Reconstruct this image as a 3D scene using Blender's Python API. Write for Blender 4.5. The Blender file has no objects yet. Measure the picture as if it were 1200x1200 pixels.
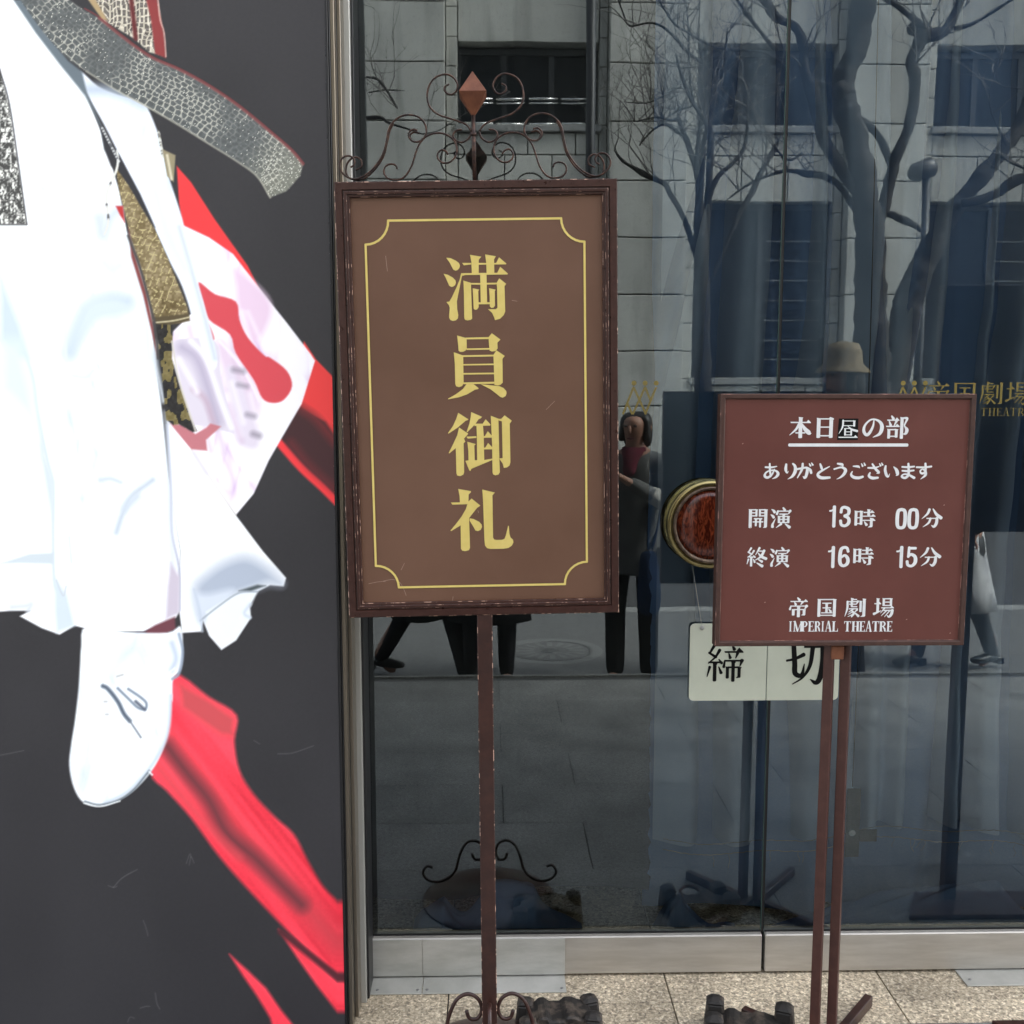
import bpy, bmesh, math, random
import numpy as np
from mathutils import Vector, Matrix
from mathutils.geometry import tessellate_polygon
random.seed(7)
scene = bpy.context.scene
R = math.radians

# ---------------------------------------------------------------- camera
F_PX = 1245.0
PITCH, YAW = R(6.9), R(1.24)
CAM = Vector((0.0, -2.9, 1.7))
cam_d = bpy.data.cameras.new('camera')
cam = bpy.data.objects.new('camera', cam_d)
scene.collection.objects.link(cam)
cam_d.sensor_width = 36.0
cam_d.lens = F_PX / 1200.0 * 36.0
cam_d.clip_start = 0.02
cam_d.clip_end = 400.0
cam.location = CAM
cam.rotation_euler = (R(90) - PITCH, 0, -YAW)
scene.camera = cam
VF = Vector((math.sin(YAW) * math.cos(PITCH), math.cos(YAW) * math.cos(PITCH), -math.sin(PITCH)))
VR = Vector((math.cos(YAW), -math.sin(YAW), 0))
VU = Vector((math.sin(YAW) * math.sin(PITCH), math.cos(YAW) * math.sin(PITCH), math.cos(PITCH)))

# ---------------------------------------------------------------- sky and sun
world = bpy.data.worlds.new('World')
scene.world = world
world.use_nodes = True
wn = world.node_tree
bg = wn.nodes['Background']
sky = wn.nodes.new('ShaderNodeTexSky')
sky.sky_type = 'NISHITA'
sky.sun_disc = False
SUN_EL, SUN_AZ = R(45), R(70)          # azimuth measured clockwise from +Y
sky.sun_elevation = SUN_EL
sky.sun_rotation = SUN_AZ
sky.dust_density = 3.0
hs_ = wn.nodes.new('ShaderNodeHueSaturation')      # thin cloud takes most of the blue out of the light
hs_.inputs['Saturation'].default_value = 0.35
wn.links.new(sky.outputs[0], hs_.inputs['Color'])
wn.links.new(hs_.outputs[0], bg.inputs[0])
bg.inputs[1].default_value = 0.15
sun_d = bpy.data.lights.new('sun', 'SUN')
sun_d.energy = 1.5
sun_d.angle = R(14)
sun_d.color = (1.0, 0.96, 0.9)
sun = bpy.data.objects.new('sun', sun_d)
sdir = Vector((math.sin(SUN_AZ) * math.cos(SUN_EL), math.cos(SUN_AZ) * math.cos(SUN_EL), math.sin(SUN_EL)))
sun.rotation_euler = sdir.to_track_quat('Z', 'Y').to_euler()
sun.location = (0, -6, 12)
scene.collection.objects.link(sun)
scene.view_settings.view_transform = 'Standard'
scene.view_settings.look = 'None'
scene.view_settings.exposure = 2.2
scene.view_settings.gamma = 1.0
scene.view_settings.use_curve_mapping = False
scene.cycles.max_bounces = 8
scene.cycles.transparent_max_bounces = 12
scene.cycles.caustics_reflective = False
scene.cycles.caustics_refractive = False

# ---------------------------------------------------------------- helpers
COL = scene.collection

def ray(px, py):
    return VF + VR * ((px - 600) / F_PX) - VU * ((py - 600) / F_PX)

def at(px, py, t):
    """World point at distance t (metres along +Y) from the camera."""
    d = ray(px, py)
    return CAM + d * (t / d.y)

def behind(px, py, t):
    """Point on the street side that a mirror at Y=0 shows there."""
    p = at(px, py, t)
    return Vector((p.x, -p.y, p.z))

def tag(o, label=None, cat=None, group=None, kind=None):
    if label: o['label'] = label
    if cat: o['category'] = cat
    if group: o['group'] = group
    if kind: o['kind'] = kind
    return o

def empty(name, loc=(0, 0, 0), rz=0.0, **kw):
    o = bpy.data.objects.new(name, None)
    o.empty_display_size = 0.1
    o.location = loc
    o.rotation_euler = (0, 0, rz)
    COL.objects.link(o)
    tag(o, **kw)
    return o

class MB:
    def __init__(s):
        s.v, s.f, s.m = [], [], []
        s.smooth = []
    def add(s, vs, fs, mi=0, smooth=False):
        n = len(s.v)
        s.v += [tuple(v) for v in vs]
        s.f += [tuple(i + n for i in f) for f in fs]
        s.m += [mi] * len(fs)
        s.smooth += [smooth] * len(fs)
        return s
    def box(s, x0, x1, y0, y1, z0, z1, mi=0):
        vs = [(x, y, z) for x in (x0, x1) for y in (y0, y1) for z in (z0, z1)]
        s.add(vs, [(0, 1, 3, 2), (4, 6, 7, 5), (0, 4, 5, 1), (2, 3, 7, 6), (0, 2, 6, 4), (1, 5, 7, 3)], mi)
        return s
    def tube(s, pts, rad, n=8, mi=0, cap=True, flat=None):
        pts = [Vector(p) for p in pts]
        if not hasattr(rad, '__len__'): rad = [rad] * len(pts)
        vs, fs = [], []
        t0 = (pts[1] - pts[0]).normalized()
        ref = Vector((0, 0, 1)) if abs(t0.z) < 0.9 else Vector((0, 1, 0))
        u = t0.cross(ref).normalized()
        for i, p in enumerate(pts):
            a = pts[max(i - 1, 0)]; b = pts[min(i + 1, len(pts) - 1)]
            t = (b - a)
            t = t.normalized() if t.length > 1e-9 else t0
            u = (u - t * u.dot(t))
            u = u.normalized() if u.length > 1e-6 else t.orthogonal().normalized()
            w = t.cross(u)
            for k in range(n):
                an = 2 * math.pi * k / n
                vs.append(p + (u * math.cos(an) + w * math.sin(an)) * rad[i])
        for i in range(len(pts) - 1):
            for k in range(n):
                a = i * n + k; b = i * n + (k + 1) % n
                fs.append((a, b, b + n, a + n))
        if cap:
            fs.append(tuple(range(n))[::-1]); fs.append(tuple(range((len(pts) - 1) * n, len(pts) * n)))
        s.add(vs, fs, mi, True)
        return s
    def lathe(s, prof, n=32, center=(0, 0, 0), axis='z', mi=0, smooth=True):
        vs, fs = [], []
        for (r, h) in prof:
            for k in range(n):
                a = 2 * math.pi * k / n
                if axis == 'z': vs.append((center[0] + r * math.cos(a), center[1] + r * math.sin(a), center[2] + h))
                else: vs.append((center[0] + r * math.cos(a), center[1] + h, center[2] + r * math.sin(a)))
        for i in range(len(prof) - 1):
            for k in range(n):
                a = i * n + k; b = i * n + (k + 1) % n
                fs.append((a, b, b + n, a + n))
        if prof[0][0] > 1e-5: fs.append(tuple(range(n))[::-1])
        if prof[-1][0] > 1e-5: fs.append(tuple(range((len(prof) - 1) * n, len(prof) * n)))
        s.add(vs, fs, mi, smooth)
        return s
    def xform(s, M, start=0):
        s.v[start:] = [tuple(M @ Vector(v)) for v in s.v[start:]]
        return s
    def build(s, name, mats, parent=None, loc=None, bevel=0.0, fix=True, rot=None):
        me = bpy.data.meshes.new(name)
        me.from_pydata(s.v, [], s.f)
        if not isinstance(mats, (list, tuple)): mats = [mats]
        for m in mats: me.materials.append(m)
        me.polygons.foreach_set('material_index', s.m)
        me.polygons.foreach_set('use_smooth', s.smooth)
        if fix or bevel:
            bm = bmesh.new(); bm.from_mesh(me)
            bmesh.ops.recalc_face_normals(bm, faces=bm.faces[:])
            if bevel:
                es = [e for e in bm.edges if len(e.link_faces) == 2 and e.calc_face_angle(0) > 0.6]
                bmesh.ops.bevel(bm, geom=es, offset=bevel, segments=1, affect='EDGES', clamp_overlap=True)
            bm.to_mesh(me); bm.free()
        me.update()
        o = bpy.data.objects.new(name, me)
        COL.objects.link(o)
        if loc is not None: o.location = loc
        if rot is not None: o.rotation_euler = rot
        if parent is not None: o.parent = parent
        return o

def child(name, parent, me, mats=None, loc=(0, 0, 0), rot=(0, 0, 0), scale=(1, 1, 1)):
    o = bpy.data.objects.new(name, me)
    o.location = loc; o.rotation_euler = rot; o.scale = scale
    if parent is not None: o.parent = parent
    COL.objects.link(o)
    return o

def copy_tree(o, parent=None):
    c = o.copy(); COL.objects.link(c)
    if parent is not None: c.parent = parent
    for ch in list(o.children): copy_tree(ch, c)
    return c

def smooth_pts(pts, k=6):
    """Catmull-Rom through tuples of any length."""
    P = [np.array(p, float) for p in pts]
    if len(P) < 3: 
        return [tuple(P[0] + (P[-1] - P[0]) * i / k) for i in range(k + 1)]
    out = []
    for i in range(len(P) - 1):
        p0 = P[i - 1] if i else 2 * P[0] - P[1]
        p1, p2 = P[i], P[i + 1]
        p3 = P[i + 2] if i + 2 < len(P) else 2 * P[-1] - P[-2]
        for j in range(k):
            t = j / k
            out.append(0.5 * ((2 * p1) + (p2 - p0) * t + (2 * p0 - 5 * p1 + 4 * p2 - p3) * t * t + (3 * p1 - p0 - 3 * p2 + p3) * t ** 3))
    out.append(P[-1])
    return [tuple(p) for p in out]

# ---------------------------------------------------------------- materials
def nmat(name):
    m = bpy.data.materials.new(name); m.use_nodes = True
    nt = m.node_tree
    return m, nt, nt.nodes['Principled BSDF'], nt.nodes['Material Output']

def srgb(r, g, b):
    f = lambda c: (c / 255 / 12.92) if c / 255 <= 0.04045 else ((c / 255 + 0.055) / 1.055) ** 2.4
    return (f(r), f(g), f(b), 1.0)

def mat(name, col, rough=0.5, metal=0.0, col2=None, scale=20.0, detail=6, bump=0.0, bscale=None, rvar=0.0, spec=0.5, stretch=None, lo=0.4, hi=0.65, coat=0.0):
    m, nt, b, out = nmat(name)
    b.inputs['Base Color'].default_value = col if len(col) == 4 else (*col, 1)
    b.inputs['Roughness'].default_value = rough
    b.inputs['Metallic'].default_value = metal
    b.inputs['Specular IOR Level'].default_value = spec
    b.inputs['Coat Weight'].default_value = coat
    tc = nt.nodes.new('ShaderNodeTexCoord')
    vec = tc.outputs['Object']
    if stretch:
        mp = nt.nodes.new('ShaderNodeMapping'); mp.inputs['Scale'].default_value = stretch
        nt.links.new(vec, mp.inputs[0]); vec = mp.outputs[0]
    n = nt.nodes.new('ShaderNodeTexNoise'); n.inputs['Scale'].default_value = scale; n.inputs['Detail'].default_value = detail
    n.inputs['Roughness'].default_value = 0.65
    nt.links.new(vec, n.inputs[0])
    if col2 is not None:
        cr = nt.nodes.new('ShaderNodeValToRGB')
        cr.color_ramp.elements[0].position = lo; cr.color_ramp.elements[1].position = hi
        cr.color_ramp.elements[0].color = col if len(col) == 4 else (*col, 1)
        cr.color_ramp.elements[1].color = col2 if len(col2) == 4 else (*col2, 1)
        nt.links.new(n.outputs[0], cr.inputs[0]); nt.links.new(cr.outputs[0], b.inputs['Base Color'])
    if rvar:
        mr = nt.nodes.new('ShaderNodeMapRange'); mr.inputs[3].default_value = max(rough - rvar, 0.02); mr.inputs[4].default_value = rough + rvar
        mr.inputs[1].default_value = 0.3; mr.inputs[2].default_value = 0.7
        nt.links.new(n.outputs[0], mr.inputs[0]); nt.links.new(mr.outputs[0], b.inputs['Roughness'])
    if bump:
        n2 = nt.nodes.new('ShaderNodeTexNoise'); n2.inputs['Scale'].default_value = bscale or scale * 4; n2.inputs['Detail'].default_value = 6
        nt.links.new(vec, n2.inputs[0])
        bp = nt.nodes.new('ShaderNodeBump'); bp.inputs['Strength'].default_value = bump; bp.inputs['Distance'].default_value = 0.002
        nt.links.new(n2.outputs[0], bp.inputs['Height']); nt.links.new(bp.outputs[0], b.inputs['Normal'])
    return m

M = {}
M['frame'] = mat('brown_frame_paint', srgb(52, 26, 19), 0.34, 0, srgb(64, 35, 27), 60, bump=0.15, bscale=300, rvar=0.1)
M['frame_small'] = mat('small_frame_paint', srgb(66, 42, 35), 0.45, 0, srgb(78, 52, 43), 40, bump=0.1, bscale=400)
# chipped edges: paint worn through to pale primer in a broken line
M['chip'] = mat('chipped_edge_paint', srgb(58, 36, 29), 0.55, 0, srgb(196, 160, 140), 48, lo=0.54, hi=0.59)
M['chip_small'] = mat('chipped_edge_small', srgb(78, 52, 44), 0.55, 0, srgb(170, 126, 112), 30, lo=0.52, hi=0.62)
M['panel_brown'] = mat('matt_brown_panel', srgb(104, 73, 55), 0.46, 0, srgb(113, 80, 61), 2.2, detail=9, bump=0.06, bscale=900, rvar=0.1)
M['panel_red'] = mat('matt_red_brown_panel', srgb(97, 51, 43), 0.46, 0, srgb(106, 57, 48), 3, detail=9, bump=0.04, bscale=700, rvar=0.1)
M['gold'] = mat('yellow_lettering', srgb(224, 200, 112), 0.45, 0, srgb(230, 207, 121), 30)
M['scratch'] = mat('pale_scratch', srgb(176, 146, 130), 0.6)
M['white_ink'] = mat('white_lettering', (0.86, 0.86, 0.85), 0.5, 0, (0.8, 0.8, 0.79), 60)
M['black_ink'] = mat('black_lettering', (0.006, 0.006, 0.006), 0.6, spec=0.15)
M['gold_decal'] = mat('gold_decal', srgb(160, 142, 78), 0.45, 0.25, srgb(140, 124, 66), 50)
M['iron'] = mat('wrought_iron', srgb(52, 42, 40), 0.36, 0.6, srgb(98, 72, 60), 70, lo=0.42, hi=0.7)
M['iron_base'] = mat('brown_painted_iron', srgb(50, 29, 24), 0.36, 0.0, srgb(64, 38, 31), 25, coat=0.1, bump=0.2, bscale=90)
M['copper'] = mat('bronze_finial', srgb(100, 56, 36), 0.6, 0.1, srgb(128, 78, 52), 16, bump=0.5, bscale=60)
M['post'] = mat('brown_post_paint', srgb(74, 44, 37), 0.4, 0, srgb(84, 52, 44), 30)
M['steel'] = mat('brushed_steel', (0.46, 0.43, 0.385), 0.4, 0.5, (0.56, 0.53, 0.48), 3.5, detail=9, stretch=(1.2, 1, 9), rvar=0.08)
M['steel_pale'] = mat('pale_brushed_steel', (0.46, 0.46, 0.42), 0.45, 0.35, (0.62, 0.61, 0.57), 3, detail=9, stretch=(1.5, 1, 6), rvar=0.06)
M['alu'] = mat('pale_aluminium', (0.5, 0.5, 0.46), 0.4, 0.45, (0.58, 0.57, 0.53), 5, stretch=(1, 1, 0.1))
M['bronze_alu'] = mat('bronze_anodised', (0.2, 0.17, 0.13), 0.3, 0.7, (0.28, 0.24, 0.19), 6, stretch=(1, 1, 0.1))
M['black_frame'] = mat('dark_gasket', (0.012, 0.012, 0.013), 0.4)
M['brass'] = mat('aged_brass', (0.38, 0.31, 0.13), 0.25, 0.9, (0.52, 0.42, 0.2), 25, bump=0.2, bscale=60)
M['brass_dull'] = mat('worn_brown_rim', (0.12, 0.08, 0.06), 0.35, 0.6, (0.3, 0.22, 0.15), 60)
M['board'] = mat('cream_board', srgb(224, 228, 208), 0.45, 0, srgb(216, 220, 200), 6)
M['chain'] = mat('ball_chain_metal', (0.6, 0.6, 0.58), 0.3, 0.9)
M['rubber'] = mat('worn_black_iron', srgb(38, 34, 31), 0.65, 0, srgb(122, 108, 94), 16, detail=12, bump=0.35, bscale=90, lo=0.46, hi=0.72)
M['screw'] = mat('screw_steel', (0.3, 0.3, 0.3), 0.35, 0.9)

def lacquer():
    m, nt, b, out = nmat('red_lacquer_handle')
    tc = nt.nodes.new('ShaderNodeTexCoord')
    mp = nt.nodes.new('ShaderNodeMapping'); mp.inputs['Scale'].default_value = (3, 3, 1)
    nt.links.new(tc.outputs['Object'], mp.inputs[0])
    n = nt.nodes.new('ShaderNodeTexNoise'); n.inputs['Scale'].default_value = 34; n.inputs['Detail'].default_value = 8; n.inputs['Distortion'].default_value = 1.6
    nt.links.new(mp.outputs[0], n.inputs[0])
    cr = nt.nodes.new('ShaderNodeValToRGB')
    cr.color_ramp.elements[0].position = 0.4; cr.color_ramp.elements[0].color = srgb(70, 24, 13)
    cr.color_ramp.elements[1].position = 0.66; cr.color_ramp.elements[1].color = srgb(146, 66, 38)
    nt.links.new(n.outputs[0], cr.inputs[0]); nt.links.new(cr.outputs[0], b.inputs['Base Color'])
    b.inputs['Roughness'].default_value = 0.22
    b.inputs['Coat Weight'].default_value = 0.4
    return m
M['lacquer'] = lacquer()

def granite(name, base, dark, light, rough=0.55):
    m, nt, b, out = nmat(name)
    tc = nt.nodes.new('ShaderNodeTexCoord')
    oi = nt.nodes.new('ShaderNodeObjectInfo')
    geo = nt.nodes.new('ShaderNodeNewGeometry')
    v = nt.nodes.new('ShaderNodeTexVoronoi'); v.inputs['Scale'].default_value = 190
    n0 = nt.nodes.new('ShaderNodeTexNoise'); n0.inputs['Scale'].default_value = 95; n0.inputs['Detail'].default_value = 4; n0.inputs['Distortion'].default_value = 0.8
    n1 = nt.nodes.new('ShaderNodeTexNoise'); n1.inputs['Scale'].default_value = 4.0; n1.inputs['Detail'].default_value = 8
    for x in (v, n0, n1): nt.links.new(geo.outputs['Position'], x.inputs[0])
    cr = nt.nodes.new('ShaderNodeValToRGB'); e = cr.color_ramp.elements
    e[0].position = 0.36; e[0].color = (*dark, 1); e[1].position = 0.66; e[1].color = (*light, 1)
    k = e.new(0.48); k.color = (*base, 1); k = e.new(0.55); k.color = (*[c * 1.1 for c in base], 1)
    nt.links.new(n0.outputs[0], cr.inputs[0])
    mx = nt.nodes.new('ShaderNodeMix'); mx.data_type = 'RGBA'; mx.blend_type = 'MULTIPLY'; mx.inputs[0].default_value = 0.55
    hs = nt.nodes.new('ShaderNodeHueSaturation'); hs.inputs['Saturation'].default_value = 0.0
    nt.links.new(v.outputs['Color'], hs.inputs['Color'])
    nt.links.new(cr.outputs[0], mx.inputs[6]); nt.links.new(hs.outputs[0], mx.inputs[7])
    mr = nt.nodes.new('ShaderNodeMapRange'); mr.inputs[1].default_value = 0.3; mr.inputs[2].default_value = 0.7; mr.inputs[3].default_value = 1.1; mr.inputs[4].default_value = 1.75
    nt.links.new(n1.outputs[0], mr.inputs[0])
    mr2 = nt.nodes.new('ShaderNodeMapRange'); mr2.inputs[3].default_value = 0.86; mr2.inputs[4].default_value = 1.1
    nt.links.new(oi.outputs['Random'], mr2.inputs[0])
    mu = nt.nodes.new('ShaderNodeMath'); mu.operation = 'MULTIPLY'
    nt.links.new(mr.outputs[0], mu.inputs[0]); nt.links.new(mr2.outputs[0], mu.inputs[1])
    vm = nt.nodes.new('ShaderNodeVectorMath'); vm.operation = 'SCALE'
    nt.links.new(mx.outputs[2], vm.inputs[0]); nt.links.new(mu.outputs[0], vm.inputs['Scale'])
    nt.links.new(vm.outputs[0], b.inputs['Base Color'])
    bp = nt.nodes.new('ShaderNodeBump'); bp.inputs['Strength'].default_value = 0.25; bp.inputs['Distance'].default_value = 0.001
    nt.links.new(n0.outputs[0], bp.inputs['Height']); nt.links.new(bp.outputs[0], b.inputs['Normal'])
    b.inputs['Roughness'].default_value = rough
    return m
M['slab'] = granite('grey_slab', (0.15, 0.15, 0.145), (0.11, 0.11, 0.108), (0.2, 0.2, 0.19), 0.7)
M['granite'] = granite('beige_granite', (0.42, 0.35, 0.25), (0.2, 0.165, 0.12), (0.72, 0.64, 0.5))
def stone_mat():
    m, nt, b, out = nmat('grey_building_stone')
    gp = nt.nodes.new('ShaderNodeNewGeometry'); oi = nt.nodes.new('ShaderNodeObjectInfo')
    def nz(scale, detail, st=None):
        n = nt.nodes.new('ShaderNodeTexNoise'); n.inputs['Scale'].default_value = scale; n.inputs['Detail'].default_value = detail
        if st:
            mp = nt.nodes.new('ShaderNodeMapping'); mp.inputs['Scale'].default_value = st
            nt.links.new(gp.outputs['Position'], mp.inputs[0]); nt.links.new(mp.outputs[0], n.inputs[0])
        else: nt.links.new(gp.outputs['Position'], n.inputs[0])
        return n
    def rng(src, a, b_, c, d):
        r = nt.nodes.new('ShaderNodeMapRange'); r.inputs[1].default_value = a; r.inputs[2].default_value = b_; r.inputs[3].default_value = c; r.inputs[4].default_value = d
        nt.links.new(src, r.inputs[0]); return r.outputs[0]
    def mul(a, b_):
        q = nt.nodes.new('ShaderNodeMath'); q.operation = 'MULTIPLY'; nt.links.new(a, q.inputs[0]); nt.links.new(b_, q.inputs[1]); return q.outputs[0]
    f = mul(rng(nz(.7, 8).outputs[0], .3, .7, .82, 1.12), rng(nz(1.0, 7, (3.2, 3.2, .28)).outputs[0], .52, .74, 1.0, .62))
    f = mul(f, rng(nz(26, 3).outputs[0], .28, .42, .78, 1.0)); f = mul(f, rng(oi.outputs['Random'], 0, 1, .88, 1.1))
    v = nt.nodes.new('ShaderNodeVectorMath'); v.operation = 'SCALE'; v.inputs[0].default_value = (0.5, 0.495, 0.455); nt.links.new(f, v.inputs['Scale'])
    nt.links.new(v.outputs[0], b.inputs['Base Color']); b.inputs['Roughness'].default_value = .85
    bp = nt.nodes.new('ShaderNodeBump'); bp.inputs['Strength'].default_value = .5; bp.inputs['Distance'].default_value = .01
    nt.links.new(nz(26, 3).outputs[0], bp.inputs['Height']); nt.links.new(bp.outputs[0], b.inputs['Normal'])
    return m
M['stone'] = stone_mat()
M['stone_side'] = M['stone']
M['stone_joint'] = mat('stone_joint', (0.07, 0.07, 0.07), 0.9)
M['asphalt'] = mat('asphalt', (0.05, 0.05, 0.052), 0.85, 0, (0.065, 0.065, 0.066), 40, bump=0.5, bscale=200)
M['sidewalk'] = mat('grey_sidewalk', (0.13, 0.13, 0.13), 0.8, 0, (0.17, 0.17, 0.165), 30, bump=0.3, bscale=150)
M['kerb'] = mat('kerb_stone', (0.3, 0.3, 0.29), 0.8, 0, (0.24, 0.24, 0.23), 12)
M['iron_cover'] = mat('manhole_iron', (0.12, 0.12, 0.12), 0.5, 0.4, (0.2, 0.2, 0.2), 30)
M['cover_paver'] = mat('manhole_rim', (0.2, 0.2, 0.195), 0.7)
M['win_dark'] = mat('dark_window', (0.012, 0.014, 0.018), 0.25, 0, spec=0.15)
M['win_frame'] = mat('window_frame_dark', (0.03, 0.032, 0.035), 0.4)
M['rail'] = mat('steel_rail', (0.75, 0.75, 0.72), 0.25, 0.8)
M['bark'] = mat('dark_bark', (0.014, 0.013, 0.012), 0.9, 0, (0.045, 0.04, 0.037), 6, bump=1.0, bscale=20)
M['bark_pale'] = mat('grey_twig_bark', (0.1, 0.095, 0.09), 0.9, 0, (0.3, 0.28, 0.26), 8)
M['lamp'] = mat('lamp_post_paint', (0.06, 0.06, 0.06), 0.4, 0.2)
M['pole'] = mat('dark_grey_pole', (0.02, 0.022, 0.028), 0.5, 0.0)
M['inner'] = mat('dark_interior', (0.03, 0.03, 0.03), 0.9)
M['facade'] = mat('theatre_stone', (0.24, 0.21, 0.18), 0.7, 0, (0.2, 0.18, 0.155), 5)
M['ceiling'] = mat('white_soffit', (0.55, 0.54, 0.5), 0.8)
M['cabinet'] = mat('pale_cabinet', (0.72, 0.74, 0.74), 0.4)

def cloth(name, c1, c2, scale=2.0, weave=700):
    m, nt, b, out = nmat(name)
    tc = nt.nodes.new('ShaderNodeTexCoord')
    n = nt.nodes.new('ShaderNodeTexNoise'); n.inputs['Scale'].default_value = scale; n.inputs['Detail'].default_value = 8
    nt.links.new(tc.outputs['Object'], n.inputs[0])
    cr = nt.nodes.new('ShaderNodeValToRGB'); cr.color_ramp.elements[0].position = 0.35; cr.color_ramp.elements[1].position = 0.65
    cr.color_ramp.elements[0].color = (*c1, 1); cr.color_ramp.elements[1].color = (*c2, 1)
    nt.links.new(n.outputs[0], cr.inputs[0]); nt.links.new(cr.outputs[0], b.inputs['Base Color'])
    b.inputs['Roughness'].default_value = 0.95; b.inputs['Specular IOR Level'].default_value = 0.15
    n2 = nt.nodes.new('ShaderNodeTexNoise'); n2.inputs['Scale'].default_value = weave
    nt.links.new(tc.outputs['Object'], n2.inputs[0])
    bp = nt.nodes.new('ShaderNodeBump'); bp.inputs['Strength'].default_value = 0.3; bp.inputs['Distance'].default_value = 0.001
    nt.links.new(n2.outputs[0], bp.inputs['Height']); nt.links.new(bp.outputs[0], b.inputs['Normal'])
    return m
M['curtain_grey'] = cloth('grey_canvas_curtain', (0.032, 0.033, 0.034), (0.05, 0.05, 0.05))
M['curtain_navy'] = cloth('navy_curtain', (0.11, 0.18, 0.33), (0.16, 0.25, 0.44))
M['curtain_hem'] = cloth('grey_hem', (0.16, 0.16, 0.15), (0.32, 0.31, 0.29), 20)
M['tape'] = cloth('olive_tape', (0.05, 0.045, 0.03), (0.07, 0.06, 0.04), 20)

def glass_mat():
    m = bpy.data.materials.new('door_glass'); m.use_nodes = True
    nt = m.node_tree
    for n in list(nt.nodes): nt.nodes.remove(n)
    out = nt.nodes.new('ShaderNodeOutputMaterial')
    gl = nt.nodes.new('ShaderNodeBsdfGlossy'); gl.inputs['Roughness'].default_value = 0.006; gl.inputs['Color'].default_value = (0.85, 0.95, 0.97, 1)
    tr = nt.nodes.new('ShaderNodeBsdfTransparent'); tr.inputs['Color'].default_value = (0.93, 0.97, 0.96, 1)
    fr = nt.nodes.new('ShaderNodeFresnel'); fr.inputs[0].default_value = 1.5
    mr = nt.nodes.new('ShaderNodeMapRange'); mr.inputs[1].default_value = 0.0; mr.inputs[2].default_value = 1.0; mr.inputs[3].default_value = GLASS_R; mr.inputs[4].default_value = 1.0
    mx = nt.nodes.new('ShaderNodeMixShader')
    # float glass is never quite flat
    gp = nt.nodes.new('ShaderNodeNewGeometry'); wn_ = nt.nodes.new('ShaderNodeTexNoise'); wn_.inputs['Scale'].default_value = 2.6; wn_.inputs['Detail'].default_value = 2
    nt.links.new(gp.outputs['Position'], wn_.inputs[0])
    wb = nt.nodes.new('ShaderNodeBump'); wb.inputs['Strength'].default_value = 1.0; wb.inputs['Distance'].default_value = 0.00022
    nt.links.new(wn_.outputs[0], wb.inputs['Height']); nt.links.new(wb.outputs[0], gl.inputs['Normal'])
    nt.links.new(fr.outputs[0], mr.inputs[0]); nt.links.new(mr.outputs[0], mx.inputs[0])
    nt.links.new(tr.outputs[0], mx.inputs[1]); nt.links.new(gl.outputs[0], mx.inputs[2]); nt.links.new(mx.outputs[0], out.inputs[0])
    m2 = bpy.data.materials.new('glass_inner_face'); m2.use_nodes = True
    nt = m2.node_tree
    for n in list(nt.nodes): nt.nodes.remove(n)
    out = nt.nodes.new('ShaderNodeOutputMaterial'); tr = nt.nodes.new('ShaderNodeBsdfTransparent'); tr.inputs[0].default_value = (0.95, 0.97, 0.96, 1)
    nt.links.new(tr.outputs[0], out.inputs[0])
    m3 = mat('glass_edge', (0.05, 0.09, 0.08), 0.15)
    return m, m2, m3
GLASS_R = 0.12
M['glass'], M['glass_back'], M['glass_edge'] = glass_mat()
# ---------------------------------------------------------------- lettering
# Every character is drawn as brush strokes in a 100 x 100 box, y down:
#   h x0 x1 y   thin level stroke with the triangular end of the Mincho hand
#   l x0 x1 y   thin level stroke
#   v x y0 y1   thick upright
#   p (x,y,w).. brush stroke of changing width
def h(x0, x1, y, t=4.5): return ('h', x0, x1, y, t)
def l(x0, x1, y, t=4.5): return ('l', x0, x1, y, t)
def v(x, y0, y1, w=11): return ('v', x, y0, y1, w)
def p(*pts): return ('p', pts)
SHI = [p((4, 6, 3), (14, 13, 9), (19, 21, 10)), p((1, 33, 3), (10, 40, 9), (15, 47, 10)), p((23, 54, 2), (15, 72, 6), (10, 84, 9), (10, 95, 11))]
HI_ = lambda x0, x1, y0, y1, w=9: [v(x0, y0, y1, w), v(x1, y0, y1 - 3, w), l(x0, x1, y0 + 5), l(x0, x1, (y0 + y1) / 2), l(x0, x1, y1 - 9)]
ITO = [p((22, 1, 8), (8, 24, 5)), p((6, 22, 5), (26, 34, 7)), p((36, 15, 8), (24, 34, 5), (5, 50, 3)), l(5, 38, 48), p((34, 40, 3), (42, 50, 7)), v(23, 48, 99, 9), p((9, 60, 7), (2, 86, 2)), p((34, 60, 3), (41, 76, 8))]
TEI = [p((44, 0, 5), (54, 12, 11)), h(6, 96, 19), p((28, 22, 3), (35, 35, 10)), p((70, 22, 10), (61, 36, 3)), l(8, 94, 43), p((10, 42, 5), (5, 60, 9)), p((92, 42, 12), (82, 58, 3)), v(50, 43, 101, 12), v(23, 58, 92, 11), l(23, 80, 61), v(79, 58, 90, 11), p((80, 86, 10), (66, 90, 2))]
def sub(g, x0, y0, x1, y1):
    sx, sy = (x1 - x0) / 100, (y1 - y0) / 100
    o = []
    for s in g:
        if s[0] in 'hl': o.append((s[0], x0 + s[1] * sx, x0 + s[2] * sx, y0 + s[3] * sy, s[4] * max(sy, .8)))
        elif s[0] == 'v': o.append(('v', x0 + s[1] * sx, y0 + s[2] * sy, y0 + s[3] * sy, s[4] * max(sx, .7)))
        else: o.append(('p', tuple((x0 + a * sx, y0 + b * sy, c * (sx + sy) / 2) for a, b, c in s[1])))
    return o
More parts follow.
